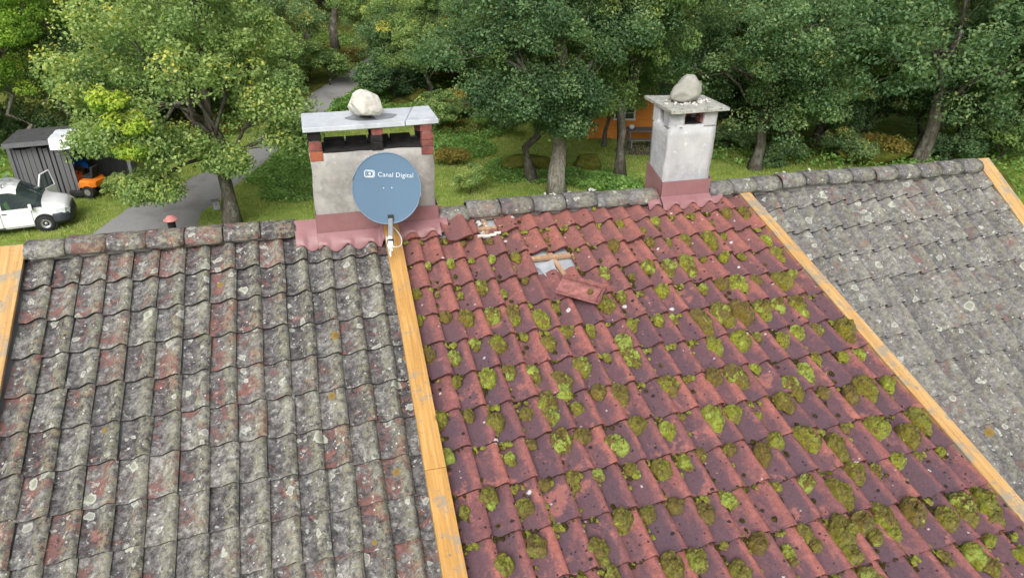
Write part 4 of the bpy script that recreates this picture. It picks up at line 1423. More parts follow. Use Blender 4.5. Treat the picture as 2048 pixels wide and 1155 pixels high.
# near left oak by the road
T1 = make_tree('oak', 101, 8.6, 4.2, 2.2, 0.26, 14, 330, 185, 0.12, 'leaf_oak', 'bark', (-0.1, 0.1), wander=0.012, lobes=[
    ((0.1, 0.0, 7.3), 1.7), ((-1.9, 0.0, 6.6), 1.6), ((1.4, 0.2, 6.0), 1.4), ((-3.2, 0.2, 5.2), 1.4), ((-0.6, -0.9, 5.4), 1.5), ((1.9, -0.3, 4.4), 1.2),
    ((-2.4, -0.8, 3.9), 1.3), ((-3.3, -0.3, 3.5), 0.7), ((-1.0, -0.9, 3.2), 0.9), ((2.2, 0.2, 3.0), 0.85), ((-2.1, -1.0, 2.0), 0.7), ((0.9, 1.4, 5.6), 1.5), ((-1.6, 1.6, 5.6), 1.7), ((0.3, 0.6, 8.3), 1.3), ((0.25, -0.5, 2.6), 0.5)])
g = G(466, 458)
t1 = plant_tree('oak_tree', T1, (g.x, g.y, 0), 0.0, 1.0, 'leafy green oak with straight trunk growing beside the gravel road', 'tree', OAKG)
yb = make_tree('branch', 111, 5, 1, 2.0, 0.03, 2, 26, 120, 0.12, 'leaf_yellow', lobes=[((-2.5, -1.5, 4.9), 0.42), ((-2.2, -1.7, 4.2), 0.5), ((-2.1, -1.7, 3.5), 0.32)], tint_bias=0.12)
props(add('turning_branch', yb[1], None, t1), 'yellowing branch on the left of the crown')
# big central oak, gnarled
T2 = make_tree('oak', 202, 10.0, 5.0, 4.0, 0.31, 14, 430, 200, 0.12, 'leaf_dark', 'bark_pale', (-0.4, 0.3), lobes=[
    ((-0.3, 0, 8.3), 2.0), ((-2.6, 0.2, 7.4), 1.8), ((1.6, 0.4, 8.0), 2.0), ((-3.6, 0.0, 5.6), 1.5), ((-1.2, -1.2, 6.4), 1.6), ((2.2, -0.6, 5.9), 1.5), ((-2.4, -1.0, 4.2), 1.15),
    ((0.9, 0.8, 6.4), 1.8), ((3.2, 0.8, 6.8), 1.5), ((-0.6, 2.0, 7.4), 2.0), ((0.2, -0.4, 2.6), 0.75), ((0.6, -0.6, 3.9), 0.85), ((-0.4, -0.9, 4.4), 1.2), ((-1.3, -0.8, 3.6), 0.9)])
g = G(1112, 392)
plant_tree('oak_tree', T2, (g.x, g.y, 0), 0.0, 1.0, 'old oak with pale gnarled trunk standing behind the middle of the ridge', 'tree', OAKG)

VAR = [make_tree('oak', 300 + i, h, r, b_, tr_, 18, 340, 190, 0.125, mt, 'bark', squash=0.9, tint_bias=tb, limbs=0.8)
       for i, (h, r, b_, tr_, mt, tb) in enumerate([(9.2, 4.6, 1.6, 0.23, 'leaf_dark', 0.0), (9.8, 4.2, 2.3, 0.21, 'leaf_oak', 0.0), (8.4, 4.8, 0.9, 0.25, 'leaf_dark', 0.03), (8.8, 4.4, 1.5, 0.20, 'leaf_oak', 0.08), (6.5, 3.6, 0.2, 0.14, 'leaf_dark', 0.0), (6.0, 3.4, 0.2, 0.12, 'leaf_oak', 0.06)])]
VY = make_tree('birch', 340, 10.5, 3.4, 2.6, 0.15, 11, 170, 170, 0.12, 'leaf_yellow', 'bark_pale', squash=0.9, flat=0.6)
TALL = make_tree('pine', 351, 17.0, 3.6, 9.0, 0.26, 9, 130, 200, 0.13, 'leaf_dark', 'bark', squash=0.7)

def T(kind, x, y, rz, sc, label, name='oak_tree', group=OAKG, scz=None):
    me = {'y': VY, 't': TALL}.get(kind) if isinstance(kind, str) else VAR[kind]
    return plant_tree(name, me, (x, y, terrain(x, y)), rz, sc, label, 'tree', group, scz)

# trees with trunks one can see
g = G(1076, 372); T(1, g.x, g.y + 0.6, 1.0, 0.92, 'slim oak trunk just left of the old gnarled oak')
g = G(1242, 350); T(1, g.x, g.y, 2.2, 0.95, 'oak with grey mottled trunk before the ochre cabin', scz=1.3)
g = G(1207, 292); T(3, g.x, g.y, 0.4, 0.55, 'small dark oak leaning against the ochre cabin front', scz=0.62)
g = G(1508, 338); T(2, g.x, g.y, 0.3, 1.0, 'broad dark oak right behind the limewashed chimney')
g = G(1572, 300); T(0, g.x, g.y, 4.0, 1.05, 'dark oak one trunk further right than the limewashed chimney')
g = G(856, 215); T(1, g.x, g.y, 5.1, 0.72, 'mid-sized oak on the lawn edge right of the broad chimney')
g = G(672, 105); T('t', g.x, g.y, 0.5, 0.95, 'tall bare-stemmed tree on the left of the forest track', 'pine_tree')
g = G(640, 100); T('t', g.x - 0.6, g.y + 1.0, 2.4, 0.9, 'tall bare-stemmed tree furthest left above the forest track', 'pine_tree')
# right-hand mass of oaks
for (x, y, k, rz, sc, lb) in [
    (24.5, 17.5, 2, 1.2, 1.25, 'heavy dark oak leaning over the right end of the roof'),
    (31.0, 14.0, 0, 2.9, 1.2, 'dark oak at the far right beyond the roof corner'),
    (20.5, 27.0, 0, 0.0, 1.25, 'tall dark oak behind the broad oak right of the second chimney'),
    (28.0, 24.5, 1, 3.6, 1.25, 'tall oak at the upper right edge above the roof corner'),
    (22.0, 21.6, 1, 5.0, 0.95, 'middling oak in the gap left of the heavy leaning oak'),
    (16.2, 31.5, 2, 4.4, 1.2, 'oak rising straight behind the ochre cabin'),
    (11.0, 33.0, 0, 2.0, 1.15, 'oak left behind the ochre cabin'),
    (35.0, 22.0, 2, 0.9, 1.3, 'outermost oak at the top right corner'),
]:
    T(k, x, y, rz, sc, lb)
# left and middle background
for (x, y, k, rz, sc, lb) in [
    (-16.5, 28.5, 2, 0.6, 0.6, 'bushy oak left behind the grey shed'),
    (-9.8, 30.5, 3, 3.1, 0.9, 'light green oak straight behind the grey shed'),
    (-8.0, 33.5, 1, 1.7, 0.95, 'oak right behind the grey shed'),
    (-5.2, 39.0, 2, 4.2, 0.95, 'oak on the left verge of the track above the slab'),
    (-12.2, 31.5, 'y', 0.0, 0.95, 'yellow-green birch at the top left corner'),
    (-13.6, 28.5, 'y', 2.0, 0.85, 'yellow-green birch at the very left edge'),
    (-11.5, 42.0, 0, 5.3, 1.05, 'dark oak high up at left behind the road oak'),
    (4.6, 41.0, 3, 0.9, 0.85, 'light oak right of the track above the broad chimney'),
]:
    T(k, x, y, rz, sc, lb, 'birch_tree' if k == 'y' else 'oak_tree')
for (px, py, k, rz, sc, lb) in [
    (25, 262, 'y', 0.2, 0.8, 'yellow-green young birch at the left edge above the shed roof'),
    (150, 240, 5, 1.4, 1.0, 'bushy light young tree above the middle of the shed roof'),
    (290, 262, 4, 2.2, 0.9, 'bushy young tree between shed and road oak trunk'),
    (395, 235, 5, 3.0, 0.95, 'bushy young tree behind the trunk of the road oak'),
    (225, 205, 4, 4.1, 1.1, 'dark young tree second row behind the shed'),
    (95, 205, 'y', 5.2, 0.95, 'yellow-green young birch second row at far left'),
    (340, 175, 5, 0.8, 1.1, 'light young tree on the slope behind the road oak crown'),
    (470, 165, 4, 1.9, 1.0, 'dark young tree on the slope left of the dry scrub'),
    (545, 195, 5, 2.7, 0.75, 'young tree on the left road bank above the slab corner'),
    (820, 165, 4, 3.3, 0.95, 'dark young tree right of the track bend'),
    (975, 175, 4, 5.0, 0.95, 'dark young tree at the back of the lawn'),
    (1340, 235, 4, 1.1, 1.1, 'bushy tree behind the stone of the limewashed chimney'),
    (1270, 205, 5, 2.3, 1.0, 'young tree above the cabin roof'),
    (1430, 268, 4, 3.7, 0.8, 'dark young tree right beside the limewashed chimney'),
    (1545, 262, 5, 4.9, 0.9, 'young tree in the gap between the two dark right-hand oaks'),
    (1640, 285, 4, 0.6, 0.85, 'dark young tree left of the mossy ledge'),
    (1720, 262, 4, 1.6, 1.0, 'dark young tree behind the mossy ledge'),
    (1830, 288, 4, 2.8, 0.9, 'dark young tree above the right ridge end'),
    (1915, 268, 5, 3.9, 0.9, 'young tree left above the right roof corner'),
    (2010, 300, 4, 5.6, 0.9, 'dark young tree beyond the right verge'),
    (1180, 215, 4, 5.9, 0.9, 'dark young tree left behind the cabin end'),
]:
    g = G(px, py)
    T(k, g.x, g.y, rz, sc, lb, 'birch_tree' if k == 'y' else 'young_tree', 'young trees filling the wood edge')
rt = random.Random(99)
far = []
while len(far) < 70:
    y = rt.uniform(42, 92)
    x = rt.uniform(-0.62 * y - 6, 0.80 * y + 14)
    if on_road(x, y, 2.2): continue
    if abs(x - (5.5 + (y - 54) * 0.28)) < 3.0 and y < 70: continue
    if any((x - a) ** 2 + (y - b_) ** 2 < 13 for a, b_ in far): continue
    far.append((x, y))
for x, y in far:
    kind = rt.choice([0, 1, 2, 3, 3, 5, 4, 'y']) if x < 8 else rt.choice([0, 0, 1, 2, 2, 3, 4])
    side = 'left' if x < 2 else ('middle' if x < 18 else 'right')
    T(kind, x, y, rt.uniform(0, 6.28), rt.uniform(0.95, 1.3), 'deciduous tree far back in the forest, %s part of the wooded slope' % side, 'forest_tree', 'forest trees at the back, ' + side)

# shrubs
SH = [make_tree('shrub', 500 + i, h, r, 0.1, 0.05, 7, 70, 150, 0.11, mt, 'bark', squash=0.8, flat=0.6, tint_bias=tb) for i, (h, r, mt, tb) in enumerate([(2.6, 1.5, 'leaf_oak', 0.08), (1.8, 1.5, 'leaf_dark', 0.0), (1.3, 1.1, 'leaf_brown', 0.05), (3.2, 1.4, 'leaf_oak', 0.15)])]
SY = make_tree('sapling', 520, 4.2, 0.9, 0.8, 0.05, 7, 60, 120, 0.13, 'leaf_yellow', 'bark', squash=1.0, flat=0.6)
def shrub(px, py, k, sc, rz, label):
    g = G(px, py)
    o = empty('shrub', g, rz, label, 'shrub', 'shrubs round the lawns')
    o.scale = (sc, sc, sc)
    me = SY if k == 'y' else SH[k]
    add('stem', me[0], None, o); add('foliage', me[1], None, o)
for args in [
    (660, 172, 0, 1.1, 0.3, 'green bush left of the track above the concrete slab'),
    (620, 165, 3, 1.0, 2.0, 'upright bush at the left bend of the track'),
    (590, 290, 1, 0.75, 1.2, 'low bush on the road bank left of the broad chimney'),
    (790, 195, 1, 1.5, 0.9, 'dense dark bush right of the track above the stone'),
    (880, 262, 0, 0.9, 4.1, 'green bush right of the broad chimney piers'),
    (925, 232, 2, 1.2, 0.2, 'rusty brown bush at the back of the lawn'),
    (905, 330, 2, 0.7, 1.5, 'low brownish bush beside the broad chimney at lawn edge'),
    (1000, 262, 1, 1.0, 2.2, 'dark rounded bush on the lawn left of the old oak'),
    (940, 388, 0, 0.55, 2.9, 'small grey-green bush just above the ridge right of the dish'),
    (1085, 250, 1, 0.8, 5.0, 'dark bush behind the old oak trunk'),
    (262, 285, 'y', 0.7, 0.0, 'yellow-leaved sapling at the right corner of the grey shed'),
    (70, 290, 1, 1.2, 0.7, 'grey-green bush overhanging the left of the shed roof'),
    (238, 394, 0, 0.42, 3.3, 'green bush in front of the orange tractor'),
    (1760, 318, 2, 1.0, 0.8, 'reddish-brown bush on the mossy rock above the right ridge'),
    (1690, 322, 1, 0.9, 1.8, 'dark bush left of the reddish-brown bush'),
    (1450, 300, 1, 0.9, 2.5, 'dark bush right of the limewashed chimney'),
    (1900, 330, 1, 1.0, 3.5, 'dark bush left of the right roof corner'),
    (1985, 330, 0, 1.0, 0.1, 'green bush beyond the right roof corner'),
    (1560, 330, 1, 0.8, 4.4, 'low dark bush between the trunks right of the limewashed chimney'),
    (560, 130, 2, 1.3, 0.4, 'dry yellowish scrub on the slope left of the tall stems'),
    (500, 140, 2, 1.0, 2.1, 'dry brown scrub behind the crown of the road oak'),
    (830, 140, 1, 1.4, 5.5, 'dark bush at the right edge of the forest track'),
    (905, 160, 2, 1.1, 3.9, 'rust-tinged bush below the mid-sized oak'),
]:
    shrub(*args)

# grass, ground cover and undergrowth (nobody could count it)
rgs = np.random.default_rng(5)
def scatter(n, x0, x1, y0, y1, keep):
    out = []
    while sum(len(o) for o in out) < n:
        p = np.stack([rgs.uniform(x0, x1, n), rgs.uniform(y0, y1, n)], 1)
        out.append(np.array([q_ for q_ in p if keep(*q_)]))
    return np.concatenate(out)[:n]
def blades(name, P, hmin, hmax, w, mat, tb):
    n = len(P)
    z = np.array([terrain(x, y) for x, y in P])
    a = rgs.uniform(0, 2 * np.pi, n)
    h = rgs.uniform(hmin, hmax, n)
    ln = rgs.normal(size=(n, 2)) * 0.45 * h[:, None]
    base = np.c_[P, z - 0.01]
    s = np.c_[np.cos(a), np.sin(a), np.zeros(n)] * w
    tip = base + np.c_[ln, h]
    V = np.stack([base - s, base + s, tip], 1).reshape(-1, 3)
    me = bpy.data.meshes.new(name)
    me.vertices.add(3 * n); me.vertices.foreach_set('co', V.astype(np.float32).ravel())
    me.loops.add(3 * n); me.loops.foreach_set('vertex_index', np.arange(3 * n, dtype=np.int32))
    me.polygons.add(n); me.polygons.foreach_set('loop_start', np.arange(0, 3 * n, 3, dtype=np.int32))
    nz = np.array([mnoise.noise(Vector((x * 0.7, y * 0.7, 0))) for x, y in P])
    t = np.clip(tb + nz * 0.35 + rgs.normal(size=n) * 0.12, 0, 1)
    me.attributes.new('tint', 'FLOAT', 'POINT').data.foreach_set('value', np.repeat(t, 3).astype(np.float32))
    me.update(); me.validate()
    o = add(name, me, mat)
    return o
P = scatter(120000, -14, 22, 16.5, 33, lambda x, y: not on_road(x, y, -0.15))
props(blades('grass', P, 0.05, 0.14, 0.014, 'grass', 0.5), 'mown grass of the lawns round the trees', 'grass', kind='stuff')
def cover(name, n, areas, size, hmax, mat, label):
    """areas: list of (x, y, radius)"""
    PP = []
    w = np.array([a[2] ** 2 for a in areas]); w = w / w.sum()
    for (x, y, r_), k in zip(areas, (w * n).astype(int)):
        a = rgs.uniform(0, 2 * np.pi, k); rr = r_ * np.sqrt(rgs.uniform(0, 1, k))
        X, Y = x + rr * np.cos(a), y + rr * np.sin(a)
        Z = np.array([terrain(p, q_) + (0.25 + 0.75 * max(0, mnoise.noise(Vector((p * 0.9, q_ * 0.9, 4))) + 0.35)) * hmax for p, q_ in zip(X, Y)]) * 1.0
        Z0 = np.array([terrain(p, q_) for p, q_ in zip(X, Y)])
        Z = Z0 + (Z - Z0) * rgs.uniform(0.25, 1.0, k)
        ok = np.array([not on_road(p, q_, 0.05) for p, q_ in zip(X, Y)], bool)
        PP.append(np.stack([X, Y, Z], 1)[ok])
    P = np.concatenate(PP)
    Nn = np.tile([0, 0, 1.0], (len(P), 1)) + rgs.normal(size=(len(P), 3)) * 0.55
    Nn /= np.linalg.norm(Nn, axis=1, keepdims=True)
    tint = np.clip(0.45 + rgs.normal(size=len(P)) * 0.17 + 0.3 * np.array([mnoise.noise(Vector((p[0] * 1.3, p[1] * 1.3, 1))) for p in P]), 0, 1)
    me = leaf_mesh(name, P, Nn, size, tint, seed=77)
    return props(add(name, me, mat), label, 'ground cover', kind='stuff')
def A(px, py, r_):
    g_ = G(px, py); return (g_.x, g_.y, r_)
cover('ground_cover', 52000, [A(560, 345, 1.9), A(600, 300, 1.8), A(585, 385, 1.3), A(1040, 335, 1.5), A(1085, 350, 1.3), A(1180, 360, 1.5), A(1230, 375, 1.3), A(930, 300, 1.5), A(890, 280, 1.6), A(1010, 355, 0.9), A(700, 200, 2.6), A(760, 235, 2.0), A(860, 230, 2.2), A(650, 215, 1.6), A(960, 260, 1.4)], 0.11, 0.45, 'leaf_ground', 'leafy green ground cover on the banks and under the oaks')
cover('undergrowth', 60000, [(-14, 28, 3.5), (-10, 29.5, 3), (-7, 31, 2.5), (-4.6, 34, 2.2), (-9, 37, 4), (-3, 44, 3.5), (-8, 50, 5), (0, 52, 3.0), (8, 37, 3), (10, 42, 4), (9, 50, 4.5), (16, 48, 6), (24, 40, 7), (22, 30, 4), (30, 32, 6), (-18, 46, 6), (19, 22, 2.6), (23, 19, 3), (27, 17, 3.5)], 0.17, 0.9, 'leaf_ground', 'mixed undergrowth covering the forest floor')
cover('dry_undergrowth', 22000, [A(570, 95, 3.0), A(520, 110, 2.2), A(700, 112, 1.8), A(950, 200, 2.0), A(920, 260, 1.2), A(420, 250, 2.0), A(370, 270, 1.6), A(1740, 312, 1.4)], 0.13, 0.6, 'leaf_brown', 'dry yellow and rust coloured plants on the slope')

# mossy boulders
for (px, py, sx, sy, sz, sd, lb) in [
    (1055, 338, 2.1, 1.1, 0.55, 31, 'long low mossy boulder left of the old oak'),
    (1175, 338, 1.6, 0.9, 0.45, 32, 'low mossy boulder right of the old oak'),
    (840, 200, 1.5, 1.0, 0.45, 33, 'mossy boulder right of the stone on the broad chimney'),
    (1760, 322, 4.2, 1.5, 0.62, 34, 'mossy ledge behind the ridge of the right house'),
    (1975, 402, 1.8, 1.2, 0.8, 35, 'mossy rock beyond the right verge board'),
    (590, 112, 3.2, 1.6, 0.8, 36, 'yellowish mossy outcrop left of the tall stems'),
]:
    g = G(px, py)
    o = add('mossy_boulder', stone_mesh('mossy_boulder', sd, sx / 2 * 1.1, sy / 2 * 1.1, sz), 'moss_rock', None, (g.x, g.y, g.z - sz * 0.45), (0, 0, -0.1))
    props(o, lb, 'boulder', 'mossy boulders')

# ------------------------------------------------------------------ shed, tractor
def place(px, py): return G(px, py)
g = place(168, 395)
shed = empty('shed', (g.x, g.y, 0), R(8), 'grey plank shed with flat felt roof behind the white van', 'shed')
W, D, H = 3.7, 2.4, 2.15
def lpart(name, mb, mat, parent, smooth=False):
    return add(name, mesh(name, mb.v, mb.f, smooth), mat, parent)
# planks of the front, open bay on the right
PL = mesh('plank', MB().box((0, 0, 0), (1, 1, 1)).v, MB().box((0, 0, 0), (1, 1, 1)).f); PL.materials.append(MAT['grey_wood'])
fw = lpart('front_wall', MB().box((-1.05, 0.06, H / 2), (1.75, 0.03, H - 0.2)), 'soot', shed)
for i in range(10):
    x = -1.85 + i * 0.175
    if i in (5, 7): w_ = 0.11
    else: w_ = 0.155
    o = add('plank', PL, None, fw, (x, rt.uniform(-0.01, 0.012), H / 2 - 0.02 + rt.uniform(-.03, .03))); o.scale = (w_, 0.028, H - 0.15 + rt.uniform(-.05, .05)); o.rotation_euler = (0, rt.uniform(-.012, .012), 0)
for x in (-1.95, -0.10, 1.85):
    lpart('post', MB().box((x, -0.02, H / 2), (0.11, 0.11, H)), 'grey_wood', shed)
for nm, c_, s_ in (('back_wall', (0, D, H / 2), (W, 0.04, H)), ('side_wall', (-W / 2, D / 2, H / 2), (0.04, D, H)), ('side_wall', (W / 2, D / 2, H / 2), (0.04, D, H))):
    lpart(nm, MB().box(c_, s_), 'grey_wood', shed)
rf_ = lpart('roof', MB().box((0, D / 2 - 0.1, H + 0.10), (W + 0.35, D + 0.5, 0.07), (R(-4), 0, 0)), 'felt_dark', shed)
lpart('fascia', MB().box((0, -0.36, H + 0.14), (W + 0.37, 0.03, 0.17)), 'grey_wood', shed)
# white tarpaulin thrown over the roof
def cloth(name, x0, x1, y0, y1, zf, mat, label, cat, loc, rz, nx=26, ny=20, amp=0.05, seed=1):
    vv, ff = [], []
    for j in range(ny + 1):
        for i in range(nx + 1):
            x = x0 + (x1 - x0) * i / nx; y = y0 + (y1 - y0) * j / ny
            vv.append((x + 0.03 * mnoise.noise(Vector((x * 3, y * 3, seed))), y, zf(x, y) + amp * (0.6 + mnoise.noise(Vector((x * 2.6, y * 2.6, seed))) + 0.6 * mnoise.noise(Vector((x * 6, y * 6, seed))))))
    for j in range(ny):
        for i in range(nx):
            a = j * (nx + 1) + i
            ff.append((a, a + 1, a + nx + 2, a + nx + 1))
    k = len(vv)
    vv += [(x, y, z - 0.008) for x, y, z in vv]
    ff += [tuple(k + t for t in q_[::-1]) for q_ in ff]
    o = add(name, mesh(name, vv, ff, True), mat, None, loc, (0, 0, rz))
    return props(o, label, cat)
def tz(x, y):
    z = H + 0.16 - (y - 1.0) * math.tan(R(4))
    if y < -0.40: z -= (-0.40 - y) * 3.5
    return z
cloth('tarpaulin', -0.55, 1.05, -0.52, 1.5, tz, 'white_tarp', 'white tarpaulin spread over the flat roof of the grey shed', 'tarpaulin', (g.x, g.y, 0), R(8), amp=0.045, seed=3)

# orange garden tractor in the open bay
gt = place(172, 391)
tt = empty('garden_tractor', (gt.x, gt.y, 0), R(158), 'orange ride-on garden tractor with black seat beside the grey shed', 'tractor')
def shell(secs):
    """loft of rectangular sections (x, halfwidth, z0, z1)"""
    v, f = [], []
    for x, hw, z0, z1 in secs:
        b_ = min(hw, (z1 - z0) / 2) * 0.45
        v += [(x, -hw, z0), (x, -hw, z1 - b_), (x, -hw + b_, z1), (x, hw - b_, z1), (x, hw, z1 - b_), (x, hw, z0)]
    for i in range(len(secs) - 1):
        for j in range(6):
            a, b2 = i * 6 + j, i * 6 + (j + 1) % 6
            f.append((a, b2, b2 + 6, a + 6))
    f.append(tuple(range(6))[::-1]); f.append(tuple(range(len(v) - 6, len(v))))
    m_ = MB(); m_.raw(v, f); return m_
lpart('hood', shell([(0.10, 0.25, 0.45, 0.86), (0.25, 0.27, 0.40, 0.92), (0.65, 0.25, 0.38, 0.88), (0.86, 0.20, 0.40, 0.78), (0.92, 0.15, 0.45, 0.66)]), 'orange', tt)
lpart('grille', MB().box((0.91, 0, 0.58), (0.06, 0.24, 0.16), None, 0.01), 'black', tt)
lpart('rear_fender', shell([(-0.80, 0.30, 0.42, 0.62), (-0.65, 0.46, 0.42, 0.70), (-0.25, 0.46, 0.42, 0.70), (-0.12, 0.36, 0.35, 0.60), (0.10, 0.30, 0.30, 0.45)]), 'orange', tt)
st_ = lpart('seat', MB().box((-0.45, 0, 0.78), (0.42, 0.44, 0.10), None, 0.03), 'black', tt)
lpart('backrest', MB().box((-0.66, 0, 0.98), (0.10, 0.42, 0.38), (0, R(-12), 0), 0.03), 'black', st_)
m = MB(); m.tube([(0.08, 0, 0.8), (-0.06, 0, 1.02)], 0.02, 8); m.tube([(-0.06 + 0.05 * math.sin(a), 0.17 * math.cos(a), 1.03 + 0.16 * math.sin(a) * 0.5) for a in np.linspace(0, 2 * math.pi, 17)], 0.014, 6, False)
lpart('steering_wheel', m, 'black', tt)
lpart('cutting_deck', shell([(-0.32, 0.42, 0.10, 0.24), (-0.10, 0.52, 0.08, 0.28), (0.22, 0.52, 0.08, 0.28), (0.40, 0.40, 0.10, 0.24)]), 'black', tt)
for (x, y, r_, w_) in ((-0.52, 0.40, 0.25, 0.22), (-0.52, -0.40, 0.25, 0.22), (0.66, 0.36, 0.19, 0.15), (0.66, -0.36, 0.19, 0.15)):
    mm_ = Matrix.Rotation(R(90), 3, 'X')
    wm = MB(); wm.lathe([(0.02, -w_ / 2), (r_ * 0.6, -w_ / 2), (r_ * 0.93, -w_ / 2), (r_, -w_ / 4), (r_, w_ / 4), (r_ * 0.93, w_ / 2), (r_ * 0.6, w_ / 2), (0.02, w_ / 2)], 20, (x, y, r_), mm_)
    wo = lpart('wheel', wm, 'black', tt, False)
    hm = MB(); hm.lathe([(0.0, -w_ / 2 - 0.006), (r_ * 0.5, -w_ / 2 - 0.006), (r_ * 0.5, w_ / 2 + 0.006), (0.0, w_ / 2 + 0.006)], 14, (x, y, r_), mm_)
    lpart('rim', hm, 'steel', wo)
gb = place(160, 377)
def bz(x, y): return 0.62 + 0.30 * math.exp(-((x * 1.6) ** 2 + (y * 1.8) ** 2)) - 0.5 * max(0, x * x + y * y - 0.25)
cloth('tarpaulin', -0.6, 0.55, -0.5, 0.5, bz, 'blue', 'crumpled blue tarpaulin heaped behind the orange garden tractor', 'tarpaulin', (gb.x, gb.y, 0.25), 0.2, 18, 16, 0.09, 8)
m = MB()
for i in range(5): m.box((rt.uniform(-.1, .1), rt.uniform(-.1, .1), 0.11 + i * 0.2), (0.9, 0.75, 0.17), (0, 0, rt.uniform(-.1, .1)), 0.02)
lo = add('log_stack', mesh('log_stack', m.v, m.f), simple('cut_wood', (0.25, 0.13, 0.06), 0.9, 0.3, 9, bump=0.4), None, (gb.x, gb.y, 0), (0, 0, 0.2))
props(lo, 'brown wood pile under the blue tarpaulin', 'wood pile')

# ------------------------------------------------------------------ van
gw = G(98, 462)
VA = R(9)
fwd = Vector((math.cos(VA), math.sin(VA), 0)); lft = Vector((-math.sin(VA), math.cos(VA), 0))
VS = 0.84
vo = gw + (fwd * 0.93 + lft * 0.93) * VS
van = empty('van', (vo.x, vo.y, 0), VA, 'white delivery van with open far door and ladder rack parked on the grass', 'van')
van.scale = (VS, VS, VS)
# local frame: +x forward with 0 at the nose, +y left (away from the camera), rows of half-sections
ST = [  # x, [(halfwidth, z)] sill, lower, waist, belt, window top, roof edge, roof mid
    (-0.02, [(0.62, 0.30), (0.70, 0.45), (0.72, 0.62), (0.70, 0.78), (0.62, 0.84), (0.40, 0.87), (0.0, 0.88)]),
    (-0.18, [(0.84, 0.28), (0.88, 0.45), (0.88, 0.66), (0.86, 0.86), (0.78, 0.96), (0.50, 1.00), (0.0, 1.01)]),
    (-0.50, [(0.92, 0.28), (0.95, 0.45), (0.95, 0.70), (0.92, 0.92), (0.84, 1.04), (0.55, 1.10), (0.0, 1.12)]),
    (-0.80, [(0.93, 0.28), (0.96, 0.45), (0.96, 0.72), (0.93, 1.02), (0.86, 1.12), (0.60, 1.19), (0.0, 1.22)]),
    (-0.90, [(0.93, 0.28), (0.96, 0.45), (0.96, 0.72), (0.935, 1.05), (0.865, 1.22), (0.62, 1.29), (0.0, 1.32)]),
    (-1.66, [(0.93, 0.28), (0.96, 0.45), (0.96, 0.74), (0.94, 1.08), (0.82, 1.66), (0.66, 1.80), (0.0, 1.85)]),
    (-1.88, [(0.93, 0.28), (0.96, 0.45), (0.96, 0.74), (0.94, 1.08), (0.81, 1.74), (0.68, 1.90), (0.0, 1.95)]),
    (-2.30, [(0.93, 0.28), (0.96, 0.45), (0.96, 0.74), (0.94, 1.08), (0.81, 1.76), (0.69, 1.93), (0.0, 1.98)]),
    (-2.42, [(0.93, 0.28), (0.96, 0.45), (0.96, 0.74), (0.94, 1.08), (0.81, 1.76), (0.69, 1.93), (0.0, 1.98)]),
    (-4.70, [(0.93, 0.28), (0.96, 0.45), (0.96, 0.74), (0.94, 1.08), (0.82, 1.76), (0.70, 1.93), (0.0, 1.97)]),
    (-4.88, [(0.90, 0.30), (0.93, 0.45), (0.93, 0.74), (0.91, 1.08), (0.79, 1.74), (0.66, 1.88), (0.0, 1.92)]),
]
NSR = 7
def ring_pts(x, hs_):
    return [Vector((x, -w_, z)) for w_, z in hs_] + [Vector((x, w_, z)) for w_, z in reversed(hs_[:-1])]
vv = []; ff = []
glassq = {}
NP = 2 * NSR - 1
for x, hs_ in ST: vv += ring_pts(x, hs_)
for i in range(len(ST) - 1):
    for j in range(NP - 1):
        qd = (i * NP + j, (i + 1) * NP + j, (i + 1) * NP + j + 1, i * NP + j + 1)
        jm = j if j < NSR - 1 else NP - 2 - j
        side = 'near' if j < NSR - 1 else 'far'
        if i == 4 and jm in (4, 5): glassq.setdefault('windshield', []).append(qd); continue
        if i in (5, 6) and jm == 3: glassq.setdefault('window_' + side, []).append(qd); continue
        if i == 4 and jm == 3: glassq.setdefault('quarter_' + side, []).append(qd); continue
        ff.append(qd)
ff.append(tuple(range(NP))); ff.append(tuple(range((len(ST) - 1) * NP, len(ST) * NP))[::-1])
body = add('body', mesh('body', vv, ff, True), 'van_white', van)
for k_, qs in glassq.items():
    used = sorted({t for q_ in qs for t in q_})
    mp_ = {t: i for i, t in enumerate(used)}
    if k_.startswith('window_near'): pass
    add('windshield' if k_ == 'windshield' else 'side_window', mesh('glass', [vv[t] for t in used], [tuple(mp_[t] for t in q_) for q_ in qs], True), 'glass', van)
# cab inside
lpart('dashboard', MB().box((-1.05, 0, 1.0), (0.35, 1.6, 0.2), None, 0.04), 'seat', van)
for y in (-0.5, 0.45):
    s_ = lpart('seat', MB().box((-2.05, y, 0.75), (0.5, 0.55, 0.18), None, 0.05).box((-2.32, y, 1.15), (0.16, 0.52, 0.75), (0, R(-8), 0), 0.05), 'seat', van)
lpart('hi_vis_vest', MB().box((-2.16, -0.56, 1.16), (0.16, 0.46, 0.32), (0, R(-12), 0.2), 0.05), 'lime', van)
lpart('bulkhead', MB().box((-2.55, 0, 1.1), (0.03, 1.7, 1.4)), 'beige', van)
lpart('far_lining', MB().box((-1.9, 0.80, 1.35), (0.9, 0.02, 0.2)), 'beige', van)
